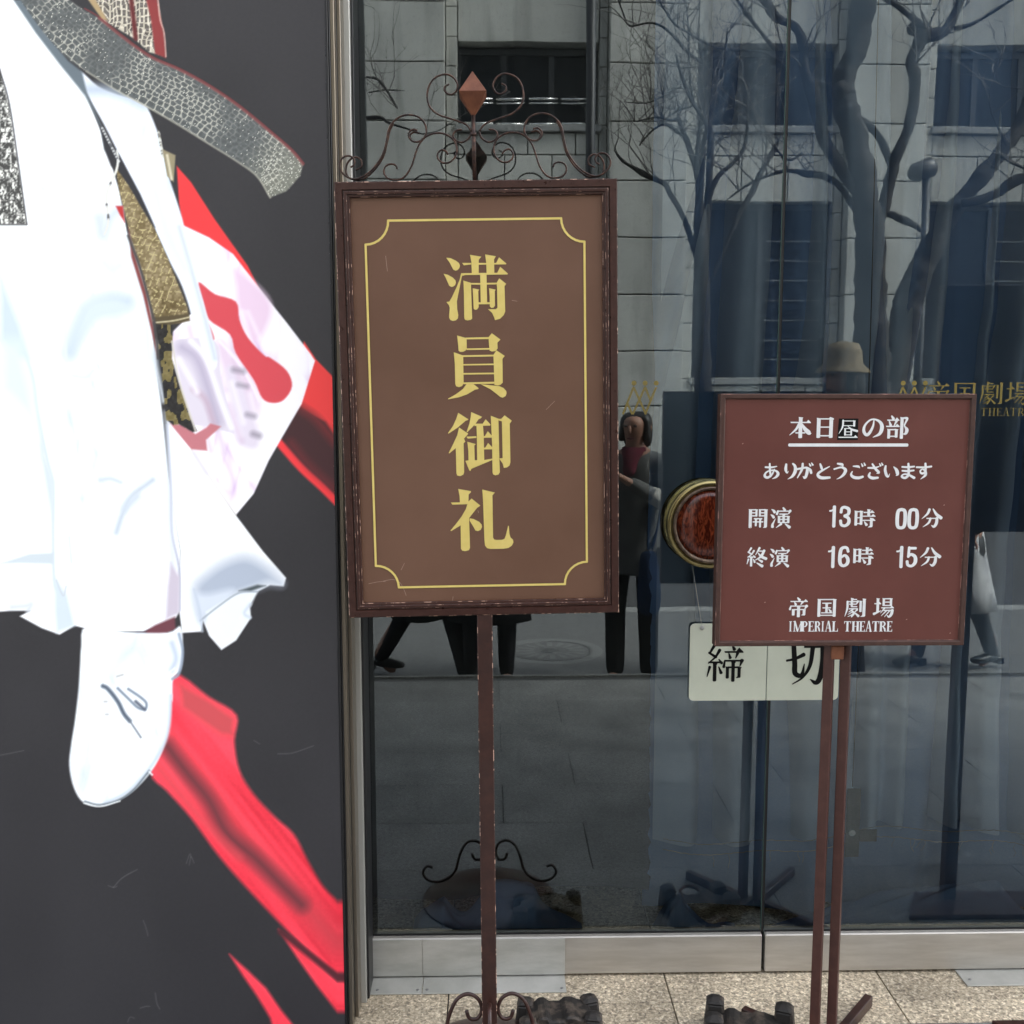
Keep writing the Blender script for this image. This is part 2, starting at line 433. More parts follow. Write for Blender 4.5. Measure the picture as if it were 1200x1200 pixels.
G = {
 '本': [h(4, 95, 27), v(50, 2, 98, 13), p((46, 30, 10), (30, 58, 8), (2, 84, 2)), p((54, 30, 3), (70, 56, 13), (90, 74, 15), (99, 76, 2)), l(28, 72, 74)],
 '日': [v(22, 6, 97, 13), v(78, 6, 97, 13), l(22, 78, 11), l(22, 78, 48), l(22, 78, 87), p((72, 4, 3), (86, 12, 7))],
 '昼': [l(20, 82, 8), l(20, 82, 33), v(80, 4, 38), p((22, 5, 10), (20, 40, 9), (2, 76, 2)), p((46, 34, 3), (66, 52, 10), (97, 62, 12)), v(34, 46, 86, 9), v(66, 46, 86, 9), l(34, 66, 48), l(34, 66, 66), h(0, 99, 95, 6), l(34, 66, 82)],
 'の': [p((54, 16, 4), (50, 45, 8), (34, 76, 11), (20, 82, 11), (9, 64, 11), (14, 38, 8), (36, 15, 6), (60, 12, 6), (84, 26, 11), (92, 50, 14), (82, 78, 11), (52, 94, 2))],
 '部': [p((24, 0, 5), (32, 12, 10)), h(4, 58, 18), p((14, 22, 4), (21, 40, 9)), p((46, 22, 9), (36, 42, 3)), h(0, 60, 45), v(14, 55, 98, 10), v(47, 55, 94, 10), l(14, 47, 59), l(14, 47, 88), v(70, 4, 99, 11), p((68, 9, 4), (88, 9, 8), (92, 14, 8), (82, 38, 5), (84, 46, 5), (93, 60, 12), (88, 76, 9), (76, 78, 2))],
 'あ': [p((12, 26, 9), (50, 27, 9), (82, 21, 5)), p((38, 4, 8), (40, 40, 10), (46, 84, 8)), p((68, 38, 5), (54, 70, 9), (28, 90, 12), (9, 80, 12), (18, 58, 8), (46, 46, 7), (76, 48, 9), (91, 66, 14), (80, 86, 11), (56, 98, 2))],
 'り': [p((24, 8, 10), (22, 40, 14), (31, 62, 6), (39, 50, 2)), p((64, 4, 8), (78, 20, 13), (81, 50, 16), (64, 82, 12), (36, 100, 2))],
 'が': [p((4, 38, 10), (40, 31, 9), (62, 30, 11), (66, 44, 14), (60, 78, 14), (50, 92, 11), (40, 82, 3)), p((36, 4, 10), (32, 40, 12), (6, 92, 5)), p((70, 28, 4), (84, 44, 13), (90, 62, 12)), p((76, 4, 5), (84, 18, 9)), p((90, 0, 5), (98, 13, 9))],
 'と': [p((28, 6, 8), (36, 28, 12), (42, 44, 6)), p((86, 22, 5), (50, 42, 9), (20, 62, 12), (18, 80, 14), (42, 92, 15), (90, 90, 11))],
 'う': [p((32, 4, 8), (60, 10, 13), (66, 22, 4)), p((12, 38, 8), (56, 27, 9), (82, 42, 15), (76, 66, 14), (54, 88, 9), (30, 100, 2))],
 'ご': [p((24, 20, 6), (54, 22, 11), (64, 30, 4)), p((20, 52, 5), (13, 72, 11), (30, 88, 14), (60, 92, 14), (86, 85, 11)), p((74, 4, 5), (82, 20, 9)), p((90, 0, 5), (97, 14, 9))],
 'ざ': [p((10, 30, 8), (50, 30, 10), (78, 22, 5)), p((36, 6, 8), (56, 36, 12), (78, 58, 12), (66, 64, 4)), p((24, 60, 8), (18, 80, 12), (40, 93, 14), (74, 91, 10)), p((80, 4, 5), (87, 18, 9)), p((93, 0, 5), (99, 12, 9))],
 'い': [p((16, 18, 9), (14, 44, 13), (24, 76, 13), (35, 84, 8), (43, 66, 2)), p((66, 24, 5), (84, 44, 15), (91, 68, 15), (83, 78, 4))],
 'ま': [p((12, 24, 8), (50, 26, 10), (88, 22, 8)), p((14, 48, 8), (50, 50, 10), (86, 46, 8)), p((50, 4, 10), (54, 50, 12), (52, 76, 12), (34, 92, 12), (12, 84, 10), (24, 70, 7), (52, 72, 9), (90, 92, 13))],
 'す': [p((4, 26, 9), (50, 27, 9), (96, 22, 9)), p((58, 3, 10), (60, 40, 12), (55, 60, 11), (36, 64, 10), (28, 50, 8), (42, 38, 7), (60, 52, 11), (60, 76, 12), (32, 100, 2))],
 '開': [v(10, 4, 99, 12), v(90, 4, 95, 12), v(41, 4, 42, 8), v(59, 4, 42, 8), l(10, 41, 8), l(10, 41, 23), l(10, 41, 38), l(59, 90, 8), l(59, 90, 23), l(59, 90, 38), l(28, 72, 52), l(22, 78, 68), v(39, 52, 90, 8), v(61, 52, 96, 8), p((90, 92, 10), (78, 97, 2))],
 '演': SHI + [p((60, -2, 6), (68, 10, 10)), l(34, 94, 15), p((35, 14, 7), (30, 30, 9)), p((95, 13, 10), (87, 28, 4)), l(42, 84, 30), v(41, 38, 76, 9), v(86, 38, 76, 9), l(41, 86, 42), l(41, 86, 57), l(41, 86, 73), v(63, 30, 74, 9), p((52, 80, 9), (28, 99, 2)), p((72, 80, 4), (93, 97, 12))],
 '時': [v(8, 8, 88, 10), v(33, 8, 84, 10), l(8, 33, 14), l(8, 33, 46), l(8, 33, 77), h(42, 94, 18), v(68, 0, 36, 10), h(38, 100, 38), h(38, 100, 60), v(82, 46, 94, 10), p((83, 90, 10), (68, 97, 2)), p((48, 66, 3), (59, 84, 11))],
 '分': [p((38, 4, 10), (28, 28, 9), (1, 54, 2)), p((56, 2, 5), (74, 30, 11), (99, 50, 13)), l(24, 78, 52), p((78, 50, 11), (76, 78, 12), (64, 96, 10), (50, 88, 2)), p((45, 52, 9), (36, 76, 8), (8, 98, 2))],
 '終': ITO + [p((64, 0, 9), (44, 38, 2)), l(58, 86, 17), p((88, 14, 10), (72, 46, 9), (42, 66, 2)), p((56, 26, 3), (74, 46, 10), (99, 58, 11)), p((60, 62, 4), (78, 73, 10)), p((52, 80, 4), (80, 97, 12))],
 '帝': TEI,
 '国': [v(10, 5, 99, 12), v(90, 5, 99, 12), l(10, 90, 9), l(10, 90, 91), l(26, 74, 28), l(28, 72, 52), l(22, 80, 78), v(49, 28, 78, 10), p((60, 58, 3), (71, 71, 10))],
 '劇': [v(34, 0, 20, 8), l(34, 58, 9), l(11, 62, 20), p((12, 19, 8), (12, 56, 8), (1, 96, 2)), p((63, 18, 9), (56, 32, 3)), l(20, 56, 33), v(33, 22, 46, 8), l(30, 60, 46), l(20, 64, 57), p((42, 57, 6), (20, 74, 3)), p((32, 64, 5), (44, 80, 9), (34, 98, 6)), p((40, 72, 5), (16, 86, 2)), p((42, 84, 5), (16, 98, 2)), p((60, 62, 7), (46, 76, 3)), p((46, 74, 3), (67, 95, 10)), v(76, 14, 74, 9), v(93, 3, 97, 11), p((93, 92, 10), (78, 98, 2))],
 '場': [h(1, 35, 32), v(19, 3, 76, 10), p((1, 84, 10), (36, 68, 3)), v(48, 3, 44, 9), v(84, 3, 44, 9), l(48, 84, 7), l(48, 84, 24), l(48, 84, 41), h(36, 99, 53), p((54, 53, 7), (34, 80, 2)), l(48, 92, 66), p((92, 65, 11), (88, 86, 11), (76, 99, 8), (66, 90, 2)), p((64, 66, 6), (38, 94, 2)), p((80, 66, 6), (54, 99, 2))],
 '締': sub(ITO, 0, 0, 98, 100) + sub(TEI, 44, 2, 101, 99),
 '切': [p((2, 44, 5), (22, 40, 6), (44, 30, 9)), p((18, 6, 10), (22, 50, 11), (24, 74, 11), (40, 78, 9), (46, 52, 2)), l(44, 92, 12), p((92, 10, 13), (92, 46, 12), (86, 84, 12), (76, 96, 10), (62, 88, 2)), p((66, 12, 10), (60, 56, 8), (42, 84, 5), (18, 99, 2))],
}
# upright condensed sans numerals, box 60 wide
D = {
 '0': [p((30, 6, 15), (14, 14, 17), (10, 50, 18), (14, 86, 17), (30, 94, 15), (46, 86, 17), (50, 50, 18), (46, 14, 17), (30, 6, 15))],
 '1': [p((34, 1, 17), (34, 99, 17)), p((32, 10, 9), (22, 20, 9), (10, 22, 9))],
 '3': [p((10, 30, 15), (14, 10, 14), (30, 6, 14), (48, 16, 17), (47, 38, 15), (28, 47, 13)), p((28, 48, 13), (48, 58, 16), (50, 80, 17), (34, 94, 14), (14, 90, 14), (9, 70, 15))],
 '5': [p((50, 8, 13), (16, 8, 13)), p((17, 4, 13), (14, 50, 13)), p((13, 49, 12), (28, 38, 14), (48, 50, 17), (50, 76, 18), (34, 94, 14), (14, 90, 14), (9, 72, 15))],
 '6': [p((50, 26, 14), (44, 10, 14), (30, 6, 14), (14, 16, 17), (9, 54, 18), (13, 84, 17), (30, 94, 14), (48, 82, 17), (49, 60, 17), (34, 44, 13), (16, 54, 10))],
}
# condensed bold roman capitals, box 60 wide
def S(x, y, w=22): return ('l', x - w / 2, x + w / 2, y, 5)
L = {
 'I': [v(30, 0, 100, 17), S(30, 3, 34), S(30, 97, 34)],
 'M': [v(12, 0, 100, 6), v(64, 0, 100, 16), p((14, 2, 14), (36, 96, 13)), p((62, 2, 5), (38, 92, 5)), S(12, 97, 20), S(64, 97, 26), S(10, 3, 18), S(66, 3, 22)],
 'P': [v(18, 0, 100, 16), S(18, 97, 32), S(16, 3, 24), p((20, 5, 7), (40, 6, 9), (50, 27, 14), (40, 50, 9), (20, 53, 6))],
 'E': [v(18, 0, 100, 16), l(4, 52, 3, 6), l(4, 52, 97, 6), l(18, 42, 49, 6), p((51, 2, 8), (51, 22, 2)), p((52, 98, 9), (54, 74, 2)), p((42, 38, 3), (42, 60, 3))],
 'R': [v(16, 0, 100, 16), S(16, 97, 30), S(14, 3, 22), p((18, 5, 7), (38, 6, 9), (47, 26, 14), (38, 46, 9), (18, 50, 6)), p((32, 50, 9), (46, 72, 14), (50, 94, 12), (58, 96, 3))],
 'A': [p((28, 0, 6), (10, 98, 5)), p((32, 0, 12), (50, 98, 15)), l(16, 44, 66, 5), S(10, 97, 20), S(50, 97, 28)],
 'L': [v(18, 0, 100, 16), S(18, 3, 32), l(4, 52, 97, 6), p((51, 98, 9), (54, 68, 2))],
 'T': [v(30, 0, 100, 16), S(30, 97, 32), l(3, 57, 3, 6), p((4, 3, 8), (2, 26, 2)), p((56, 3, 8), (58, 26, 2))],
 'H': [v(16, 0, 100, 15), v(50, 0, 100, 15), l(16, 50, 49, 5), S(16, 3, 28), S(16, 97, 28), S(50, 3, 28), S(50, 97, 28)],
}

class Flat:
    """Strokes on the plane (u right, v up) in metres; each is lifted a hair above the last."""
    def __init__(s, lift=0.00005): s.mb = MB(); s.n = 0; s.lift = lift
    def poly(s, pts):
        s.n += 1; z = s.n * s.lift
        tri = tessellate_polygon([[Vector((a * 100, b * 100, 0)) for a, b in pts]])
        s.mb.add([(a, -z, b) for a, b in pts], tri)
    def brush(s, pts, k=5, capround=True):
        s.n += 1; z0 = s.n * s.lift
        P = smooth_pts(pts, k)
        n = len(P); vs, fs = [], []
        L_, R_ = [], []
        for i, (x, y, w) in enumerate(P):
            a = P[max(i - 1, 0)]; b = P[min(i + 1, n - 1)]
            d = np.array([b[0] - a[0], b[1] - a[1]]); d /= (np.hypot(*d) + 1e-9)
            z = z0 + s.lift * 0.9 * i / n
            w = max(w, 1e-5) / 2
            vs.append((x - d[1] * w, -z, y + d[0] * w)); vs.append((x + d[1] * w, -z, y - d[0] * w))
        for i in range(n - 1): fs.append((2 * i, 2 * i + 1, 2 * i + 3, 2 * i + 2))
        for e, sg in ((0, -1), (n - 1, 1)):
            x, y, w = P[e]; a = P[max(e - 1, 0)]; b = P[min(e + 1, n - 1)]
            if not capround: break
            d = np.array([b[0] - a[0], b[1] - a[1]]); d /= (np.hypot(*d) + 1e-9); w = max(w, 1e-5) / 2
            z = z0 + s.lift * 0.9 * e / n
            base = len(vs); m = 6
            for j in range(m + 1):
                an = math.pi * j / m
                # arc from one side to the other round the end
                ox = -d[1] * math.cos(an) + sg * d[0] * math.sin(an) * 0.8
                oy = d[0] * math.cos(an) + sg * d[1] * math.sin(an) * 0.8
                vs.append((x + ox * w, -z, y + oy * w))
            fs.append(tuple(range(base, base + m + 1)))
        s.mb.add(vs, fs)
    def glyph(s, g, to, bold=1.0):
        """to(x, y) maps the 100-box to (u, v); widths scale with it."""
        o = to(0, 0); ex = to(100, 0); ey = to(0, 100)
        kx = math.hypot(ex[0] - o[0], ex[1] - o[1]) / 100; ky = math.hypot(ey[0] - o[0], ey[1] - o[1]) / 100
        kk = (kx + ky) / 2
        for st in g:
            if st[0] in 'hl':
                _, x0, x1, y, t = st; t *= 0.5 * bold
                if st[0] == 'l': s.poly([to(x0, y - t), to(x1, y - t), to(x1, y + t), to(x0, y + t)])
                else: s.poly([to(x0, y - t), to(x1 - 18, y - t), to(x1 - 11, y - 12), to(x1 + 1, y - t * .2), to(x1 + 1, y + t), to(x0 + 2, y + t)])
            elif st[0] == 'v':
                _, x, y0, y1, w = st; w *= 0.5 * bold
                s.poly([to(x - w - 1.5, y0), to(x + w + 3, y0 + 3), to(x + w, y0 + 7), to(x + w, y1 - 2), to(x + w * .5, y1), to(x - w * .6, y1), to(x - w, y1 - 2), to(x - w, y0 + 7)])
            else:
                s.brush([(*to(a, b), c * kk * bold) for a, b, c in st[1]])
    def build(s, name, m, parent, M4=None):
        o = s.mb.build(name, m, parent, fix=False)
        # faces look towards -Y
        bm = bmesh.new(); bm.from_mesh(o.data)
        for f in bm.faces:
            if f.normal.y > 0: f.normal_flip()
        bm.to_mesh(o.data); bm.free()
        if M4 is not None: o.matrix_local = M4
        return o

class Plane:
    """A sign face: origin, right, up, out (towards the street). Local X right, Z up, -Y out."""
    def __init__(s, o, right, up):
        s.o = Vector(o); s.r = Vector(right).normalized()
        s.n = s.r.cross(Vector(up)).normalized()      # points to -Y for r=+X, up=+Z
        s.u = s.n.cross(s.r).normalized() * 1.0
        if s.u.dot(Vector(up)) < 0: s.u = -s.u
        s.M = Matrix((( s.r.x, -s.n.x, s.u.x, s.o.x), (s.r.y, -s.n.y, s.u.y, s.o.y), (s.r.z, -s.n.z, s.u.z, s.o.z), (0, 0, 0, 1)))
    def uv(s, px, py, off=0.0):
        d = ray(px, py); o = s.o + s.n * off
        t = (o - CAM).dot(s.n) / d.dot(s.n)
        q = CAM + d * t - s.o
        return q.dot(s.r), q.dot(s.u)

def fit_plane(tl, tr, br, bl, t):
    A = [at(*c, t) for c in (tl, tr, br, bl)]
    c = sum(A, Vector()) / 4
    up = ((A[0] - A[3]) + (A[1] - A[2])) / 2; rt = ((A[1] - A[0]) + (A[2] - A[3])) / 2
    W, H = rt.length, up.length
    roll = (math.atan2(rt.z, rt.x) - math.atan2(up.x, up.z)) / 2
    r = Vector((math.cos(roll), 0, math.sin(roll))); u = Vector((-math.sin(roll), 0, math.cos(roll)))
    print('sign', [round(x, 3) for x in c], 'W', round(W, 3), 'H', round(H, 3), 'roll', round(math.degrees(roll), 2), math.degrees(math.atan2(rt.z, rt.x)), math.degrees(-math.atan2(up.x, up.z)))
    return c, r, u, W, H
# ---------------------------------------------------------------- framed rectangles
def frame_ring(mb, W, H, prof, mats=None):
    """prof: list of (inset, out) pairs; rings joined into a mitred frame. Local X right, -Y out, Z up, centred."""
    base = len(mb.v); rings = []
    vs, fs, ms = [], [], []
    for i, (s_, o_) in enumerate(prof):
        w, hh = W / 2 - s_, H / 2 - s_
        vs += [(-w, -o_, -hh), (w, -o_, -hh), (w, -o_, hh), (-w, -o_, hh)]
    for i in range(len(prof) - 1):
        for k in range(4):
            a = i * 4 + k; b = i * 4 + (k + 1) % 4
            mb.add([vs[a], vs[b], vs[b + 4], vs[a + 4]], [(0, 1, 2, 3)], (mats[i] if mats else 0))
    return mb

# ================================================================ LARGE SIGN STAND
T1 = 2.53
c1, r1, u1, W1, H1 = fit_plane((392, 213), (722, 209), (727, 718), (408, 724), T1)
PL1 = Plane(c1 + Vector((0, 0, 0)), r1, u1)
FR = 0.036                                   # frame depth
sign1 = empty('sign_stand', (c1.x, c1.y + .02, 0.0), label='tall brown framed sign with yellow Japanese characters on an iron scrollwork stand', cat='sign stand')
def place(o, P, parent=None):
    """Give object built in the plane's local frame its world matrix under the parent."""
    o.parent = parent
    if parent is not None:
        o.matrix_parent_inverse = Matrix.Translation(parent.location).inverted() if parent.rotation_euler.z == 0 else parent.matrix_world.inverted()
    o.matrix_basis = P.M
    return o
mb = MB()
prof = [(0.0, -FR), (0.0, -0.002), (0.002, 0.0), (0.0175, 0.0), (0.0185, -0.004), (0.0205, -0.004), (0.0215, -0.0005), (0.0225, 0.0), (0.0275, 0.0), (0.0285, -0.001), (0.029, -0.004), (0.0335, -0.0045), (0.0345, -0.006), (0.035, -0.014)]
pm = [0, 1, 0, 0, 0, 0, 1, 0, 1, 0, 0, 1, 0]
frame_ring(mb, W1, H1, prof, pm)
place(mb.build('frame', [M['frame'], M['chip']], fix=False), PL1, sign1)
mb = MB(); mb.box(-W1 / 2 + .003, W1 / 2 - .003, FR - .004, FR - .001, -H1 / 2 + .003, H1 / 2 - .003)
bb = place(mb.build('back_panel', M['frame']), PL1, sign1)
# panel sheet
mb = MB(); pw, ph = W1 / 2 - .034, H1 / 2 - .034
mb.box(-pw, pw, 0.0125, 0.018, -ph, ph)
panel1 = place(mb.build('sign_panel', M['panel_brown']), PL1, sign1)
PO = -0.0125
def on1(px, py): return PL1.uv(px, py, PO)
def sheet(fl, name, m, P, out, parent, **kw):
    o = fl.build(name, m, None)
    o.parent = parent
    o.matrix_parent_inverse = Matrix.Identity(4)
    o.matrix_basis = Matrix.Translation((0, 0, 0))
    return o
class On:
    """Characters lying on a sign face: shift local Y so that they sit on the sheet."""
    def __init__(s, P, out, parent): s.P, s.out, s.parent = P, out, parent
    def put(s, fl, name, m, label=None):
        for i, q in enumerate(fl.mb.v): fl.mb.v[i] = (q[0], q[1] - s.out - 0.0004, q[2])
        o = fl.build(name, m, None)
        o.parent = s.parent
        if label: o['label'] = label
        return o
on_panel1 = On(PL1, PO, panel1)
Z = lambda x0, y0, k, pts: [on1(x0 + a / k, y0 + b / k) for a, b in pts]
# border line with scooped corners
bl_pts = dict(tl=(428, 281), tr=(685, 281))
fl = Flat()
c_tl, c_tr, c_br, c_bl = on1(428, 258.5), on1(684.5, 256), on1(688, 684.5), on1(441, 688)
x0 = (c_tl[0] + c_bl[0]) / 2; x1_ = (c_tr[0] + c_br[0]) / 2; y1_ = (c_tl[1] + c_tr[1]) / 2; y0 = (c_br[1] + c_bl[1]) / 2
rr = 0.054; seg = []
for (cx, cy, a0) in ((x0, y1_, 0), (x1_, y1_, -90), (x1_, y0, -180), (x0, y0, -270)):
    pass
path = []
path += [(x0 + rr * math.cos(R(a)), y1_ + rr * math.sin(R(a))) for a in np.linspace(-90, 0, 9)]
path += [(x1_ + rr * math.cos(R(a)), y1_ + rr * math.sin(R(a))) for a in np.linspace(180, 270, 9)]
path += [(x1_ + rr * math.cos(R(a)), y0 + rr * math.sin(R(a))) for a in np.linspace(90, 180, 9)]
path += [(x0 + rr * math.cos(R(a)), y0 + rr * math.sin(R(a))) for a in np.linspace(0, 90, 9)]
path.append(path[0]); lw = 0.0026
for i in range(len(path) - 1):
    a, b = np.array(path[i]), np.array(path[i + 1]); d = (b - a) / np.hypot(*(b - a)); nn = np.array([-d[1], d[0]]) * lw
    e = d * lw * 0.6
    fl.poly([tuple(a - e - nn), tuple(b + e - nn), tuple(b + e + nn), tuple(a - e + nn)])
on_panel1.put(fl, 'border_line', M['gold'])

BIG = {
 ('mitsuru', 510, 290): [
  [(155,145),(215,150),(290,185),(335,220),(348,255),(340,290),(315,318),(285,327),(255,312),(240,285),(205,215)],
  [(118,370),(180,385),(250,425),(285,462),(292,495),(280,530),(250,552),(225,555),(198,538),(180,500),(150,430)],
  [(365,362),(385,372),(370,430),(345,560),(320,680),(305,760),(310,870),(325,950),(318,1000),(290,1025),(250,1033),(215,1022),(196,990),(196,950),(205,850),(195,815),(158,768),(200,760),(235,700),(300,560),(345,450)],
  [(490,104),(650,130),(625,158),(612,175),(612,362),(515,362),(508,200)],
  [(702,98),(855,124),(838,150),(828,165),(832,360),(722,360),(718,220)],
  [(380,218),(505,218),(505,240),(402,252)], [(612,218),(720,218),(720,242),(612,242)],
  [(828,220),(858,216),(898,138),(1002,228),(995,238),(828,240)],
  [(366,362),(872,356),(914,272),(1024,368),(1015,380),(420,388),(385,400)],
  [(632,384),(722,384),(730,772),(640,772)],
  [(396,466),(508,500),(504,540),(520,1000),(500,1018),(455,1026),(420,1018),(408,990),(404,640)],
  [(500,500),(636,500),(636,524),(500,522)], [(722,498),(862,496),(862,520),(722,522)],
  [(862,500),(900,434),(1000,512),(975,545),(980,700),(985,900),(965,950),(910,1005),(840,1022),(830,985),(800,920),(742,868),(850,868),(875,850),(870,560)],
  [(528,574),(622,594),(606,612),(612,840),(590,872),(560,878),(540,860),(534,700)],
  [(758,574),(852,594),(838,612),(840,820),(820,846),(790,850),(768,830),(766,700)],
  [(610,772),(770,770),(770,798),(610,800)]],
 ('in', 510, 380): [
  [(308,158),(425,190),(442,210),(444,340),(425,372),(390,388),(350,388),(328,370),(322,280)],
  [(425,188),(760,180),(760,208),(440,212)], [(440,340),(762,334),(762,356),(440,362)],
  [(750,182),(796,126),(918,215),(875,258),(878,340),(850,375),(800,384),(765,370),(758,300)],
  [(262,394),(385,436),(394,460),(400,830),(380,868),(335,884),(295,872),(282,840),(276,560)],
  [(380,436),(820,428),(820,452),(392,460)], [(396,560),(826,552),(826,574),(396,580)],
  [(398,686),(828,680),(828,702),(398,708)], [(398,818),(830,808),(830,836),(398,842)],
  [(818,430),(862,366),(978,445),(946,486),(950,820),(920,850),(880,862),(832,850),(826,640)],
  [(440,842),(540,842),(614,900),(600,912),(560,920),(450,985),(340,1025),(185,1055),(180,1046),(290,985),(390,910)],
  [(638,842),(900,870),(960,895),(1000,940),(1004,970),(990,1010),(950,1032),(915,1022),(870,985),(780,915)]],
 ('on', 515, 470): [
  [(264,164),(408,258),(396,268),(370,275),(260,370),(128,458),(120,450),(190,350),(235,250)],
  [(276,372),(406,458),(375,495),(345,530),(364,570),(340,592),(348,1000),(335,1035),(290,1056),(250,1046),(238,1015),(230,662),(138,736),(130,728),(190,610),(250,480)],
  [(446,154),(600,222),(575,245),(550,255),(508,318),(480,348),(390,440),(382,430),(420,320),(440,220)],
  [(500,318),(608,318),(650,256),(720,332),(712,345),(490,350)],
  [(520,346),(612,346),(622,480),(630,830),(530,832),(526,500)],
  [(378,500),(520,494),(520,518),(400,528)],
  [(620,496),(640,490),(680,424),(745,495),(745,514),(620,516)],
  [(624,656),(646,652),(684,588),(748,655),(748,678),(624,680)],
  [(392,572),(512,604),(490,626),(496,832),(408,834),(406,700)],
  [(365,840),(410,832),(620,830),(745,808),(745,828),(620,880),(450,952),(432,986),(420,975)],
  [(722,206),(840,252),(830,275),(842,810),(850,1000),(830,1032),(785,1044),(755,1030),(746,1000),(740,600),(730,400)],
  [(836,250),(868,250),(915,200),(1018,276),(988,316),(994,600),(998,860),(985,905),(950,932),(905,940),(890,880),(845,815),(845,806),(888,802),(878,285),(836,275)]],
 ('rei', 515, 560): [
  [(264,156),(446,186),(440,206),(410,232),(408,346),(288,348),(282,250)],
  [(160,346),(404,342),(404,370),(182,376)],
  [(400,352),(410,330),(452,290),(574,388),(560,402),(530,420),(420,560),(418,620),(430,980),(415,1015),(365,1030),(320,1022),(302,995),(298,668),(165,748),(155,740),(230,650),(310,545),(370,440)],
  [(428,568),(480,578),(560,618),(592,655),(598,690),(580,730),(540,748),(505,738),(485,700),(424,600)],
  [(602,164),(780,206),(745,244),(754,840),(770,865),(800,872),(880,870),(915,855),(935,800),(966,672),(976,676),(985,790),(1000,838),(1035,870),(1040,905),(1020,950),(970,985),(900,996),(720,998),(670,988),(640,950),(632,870),(612,300)]],
}
for (nm, bx, by), polys in BIG.items():
    fl = Flat()
    for q in polys: fl.poly(Z(bx, by, 12, q))
    on_panel1.put(fl, 'character', M['gold'], {'mitsuru': 'top character of the four, meaning full', 'in': 'second character of the four', 'on': 'third character of the four', 'rei': 'lowest character of the four'}[nm])
fl = Flat()
for q in ([(449, 681), (460, 679), (468, 682), (473, 690), (476, 698)], [(432, 684), (442, 682), (452, 681)], [(470, 668), (474, 660)], [(530, 706), (531, 699)], [(600, 352), (606, 353)], [(560, 598), (561, 601)], [(640, 480), (650, 470)], [(452, 300), (454, 318)]):
    fl.brush([(*on1(a, b), .0009) for a, b in q], k=4)
on_panel1.put(fl, 'scratches', M['scratch'], 'fine pale scratches near the lower left corner')['kind'] = 'stuff'
place(panel1, PL1, sign1)

# --- scrollwork on top (drawn once for the left, mirrored about the stem)
STX = 557.0
def sc(k, ox, oy, pts): return [(ox + a / k, oy + b / k) for a, b in pts]
SCR = [
 sc(6.667, 380, 70, [(1150,560),(1105,505),(1000,465),(900,432),(830,375),(803,290),(820,200),(870,138),(950,113),(1010,140),(1042,200),(1025,252),(985,272),(945,250),(942,212),(975,190)]),
 sc(6.667, 380, 70, [(1150,560),(1130,612),(1080,645),(1030,632),(1006,592),(1028,555),(1075,545)]),
 sc(6.667, 380, 70, [(728,552),(690,545),(658,578),(668,618),(705,642),(755,632),(792,585),(795,530),(770,475),(720,440),(660,430),(600,442),(540,485),(503,545),(484,640),(458,735),(410,815),(350,880),(280,922),(225,932),(170,910),(125,860),(120,808),(150,762),(200,752),(236,785),(233,820),(205,842)]),
 sc(6.667, 380, 70, [(742,572),(700,560),(668,590),(680,625)]),
 sc(6.667, 380, 70, [(540,492),(510,550),(490,640),(466,735),(420,818),(362,885),(290,932),(200,925),(168,880),(172,818),(205,772),(250,757),(287,785),(288,830),(240,860)]),
 sc(6.667, 380, 70, [(570,855),(558,826),(520,815),(480,832),(465,870),(480,912),(520,935),(590,935),(640,900),(682,830),(710,740),(742,660),(790,605),(850,578),(920,575),(980,600),(1020,640),(1036,700),(1022,760),(980,800),(930,806),(890,777),(886,735),(915,705),(950,715),(970,742)]),
]
MI = PL1.M.inverted()
def pl1(px, py, off=0.0):
    a, b = PL1.uv(px, py, off); return (a, -off, b)
yoff = -FR / 2
for i, c_ in enumerate(SCR):
    for side in (1, -1):
        mb = MB()
        pts = []
        for q in smooth_pts([(a, b) for a, b in c_], 4):
            a, b = PL1.uv(q[0], q[1], yoff)
            s_, _ = PL1.uv(STX, q[1], yoff)
            b = max(b, H1 / 2 + .002)
            if side == -1: a = 2 * s_ - a
            pts.append((a, -yoff + (0.006 if i in (3, 4) else 0), b))
        rads = [0.0023] * len(pts)
        mb.tube(pts, rads, 8)
        place(mb.build('scroll', M['iron'], fix=False), PL1, sign1)
mb = MB(); a0, b0 = PL1.uv(556, 208, yoff); a1, b1 = PL1.uv(556, 136, yoff)
mb.tube([(a0, -yoff, H1 / 2), (a0, -yoff, b1 + .01)], 0.0048, 10)
mb.tube([(a0, -yoff, PL1.uv(556, 157, 0)[1]), (a0, -yoff, PL1.uv(556, 153, 0)[1])], [0.008, 0.007], 10)
place(mb.build('stem', M['iron']), PL1, sign1)
mb = MB(); bt, bm_, bb_ = PL1.uv(556, 83, yoff)[1], PL1.uv(556, 110.5, yoff)[1], PL1.uv(556, 139, yoff)[1]
wd = abs(PL1.uv(572, 110, yoff)[0] - PL1.uv(540, 110, yoff)[0]) / 2
ce = [(a0, -yoff - wd, bm_), (a0 + wd, -yoff, bm_), (a0, -yoff + wd, bm_), (a0 - wd, -yoff, bm_)]
rot = Matrix.Rotation(R(44), 4, 'Z')
cc = Vector((a0, -yoff, bm_)); s2 = wd
ce = [cc + Vector((-s2, -s2, 0)), cc + Vector((s2, -s2, 0)), cc + Vector((s2, s2, 0)), cc + Vector((-s2, s2, 0))]
mb.add(ce + [cc + Vector((0, 0, bt - bm_)), cc + Vector((0, 0, bb_ - bm_))], [(0, 1, 4), (1, 2, 4), (2, 3, 4), (3, 0, 4), (1, 0, 5), (2, 1, 5), (3, 2, 5), (0, 3, 5)])
place(mb.build('finial', M['copper'], bevel=0.0008), PL1, sign1)

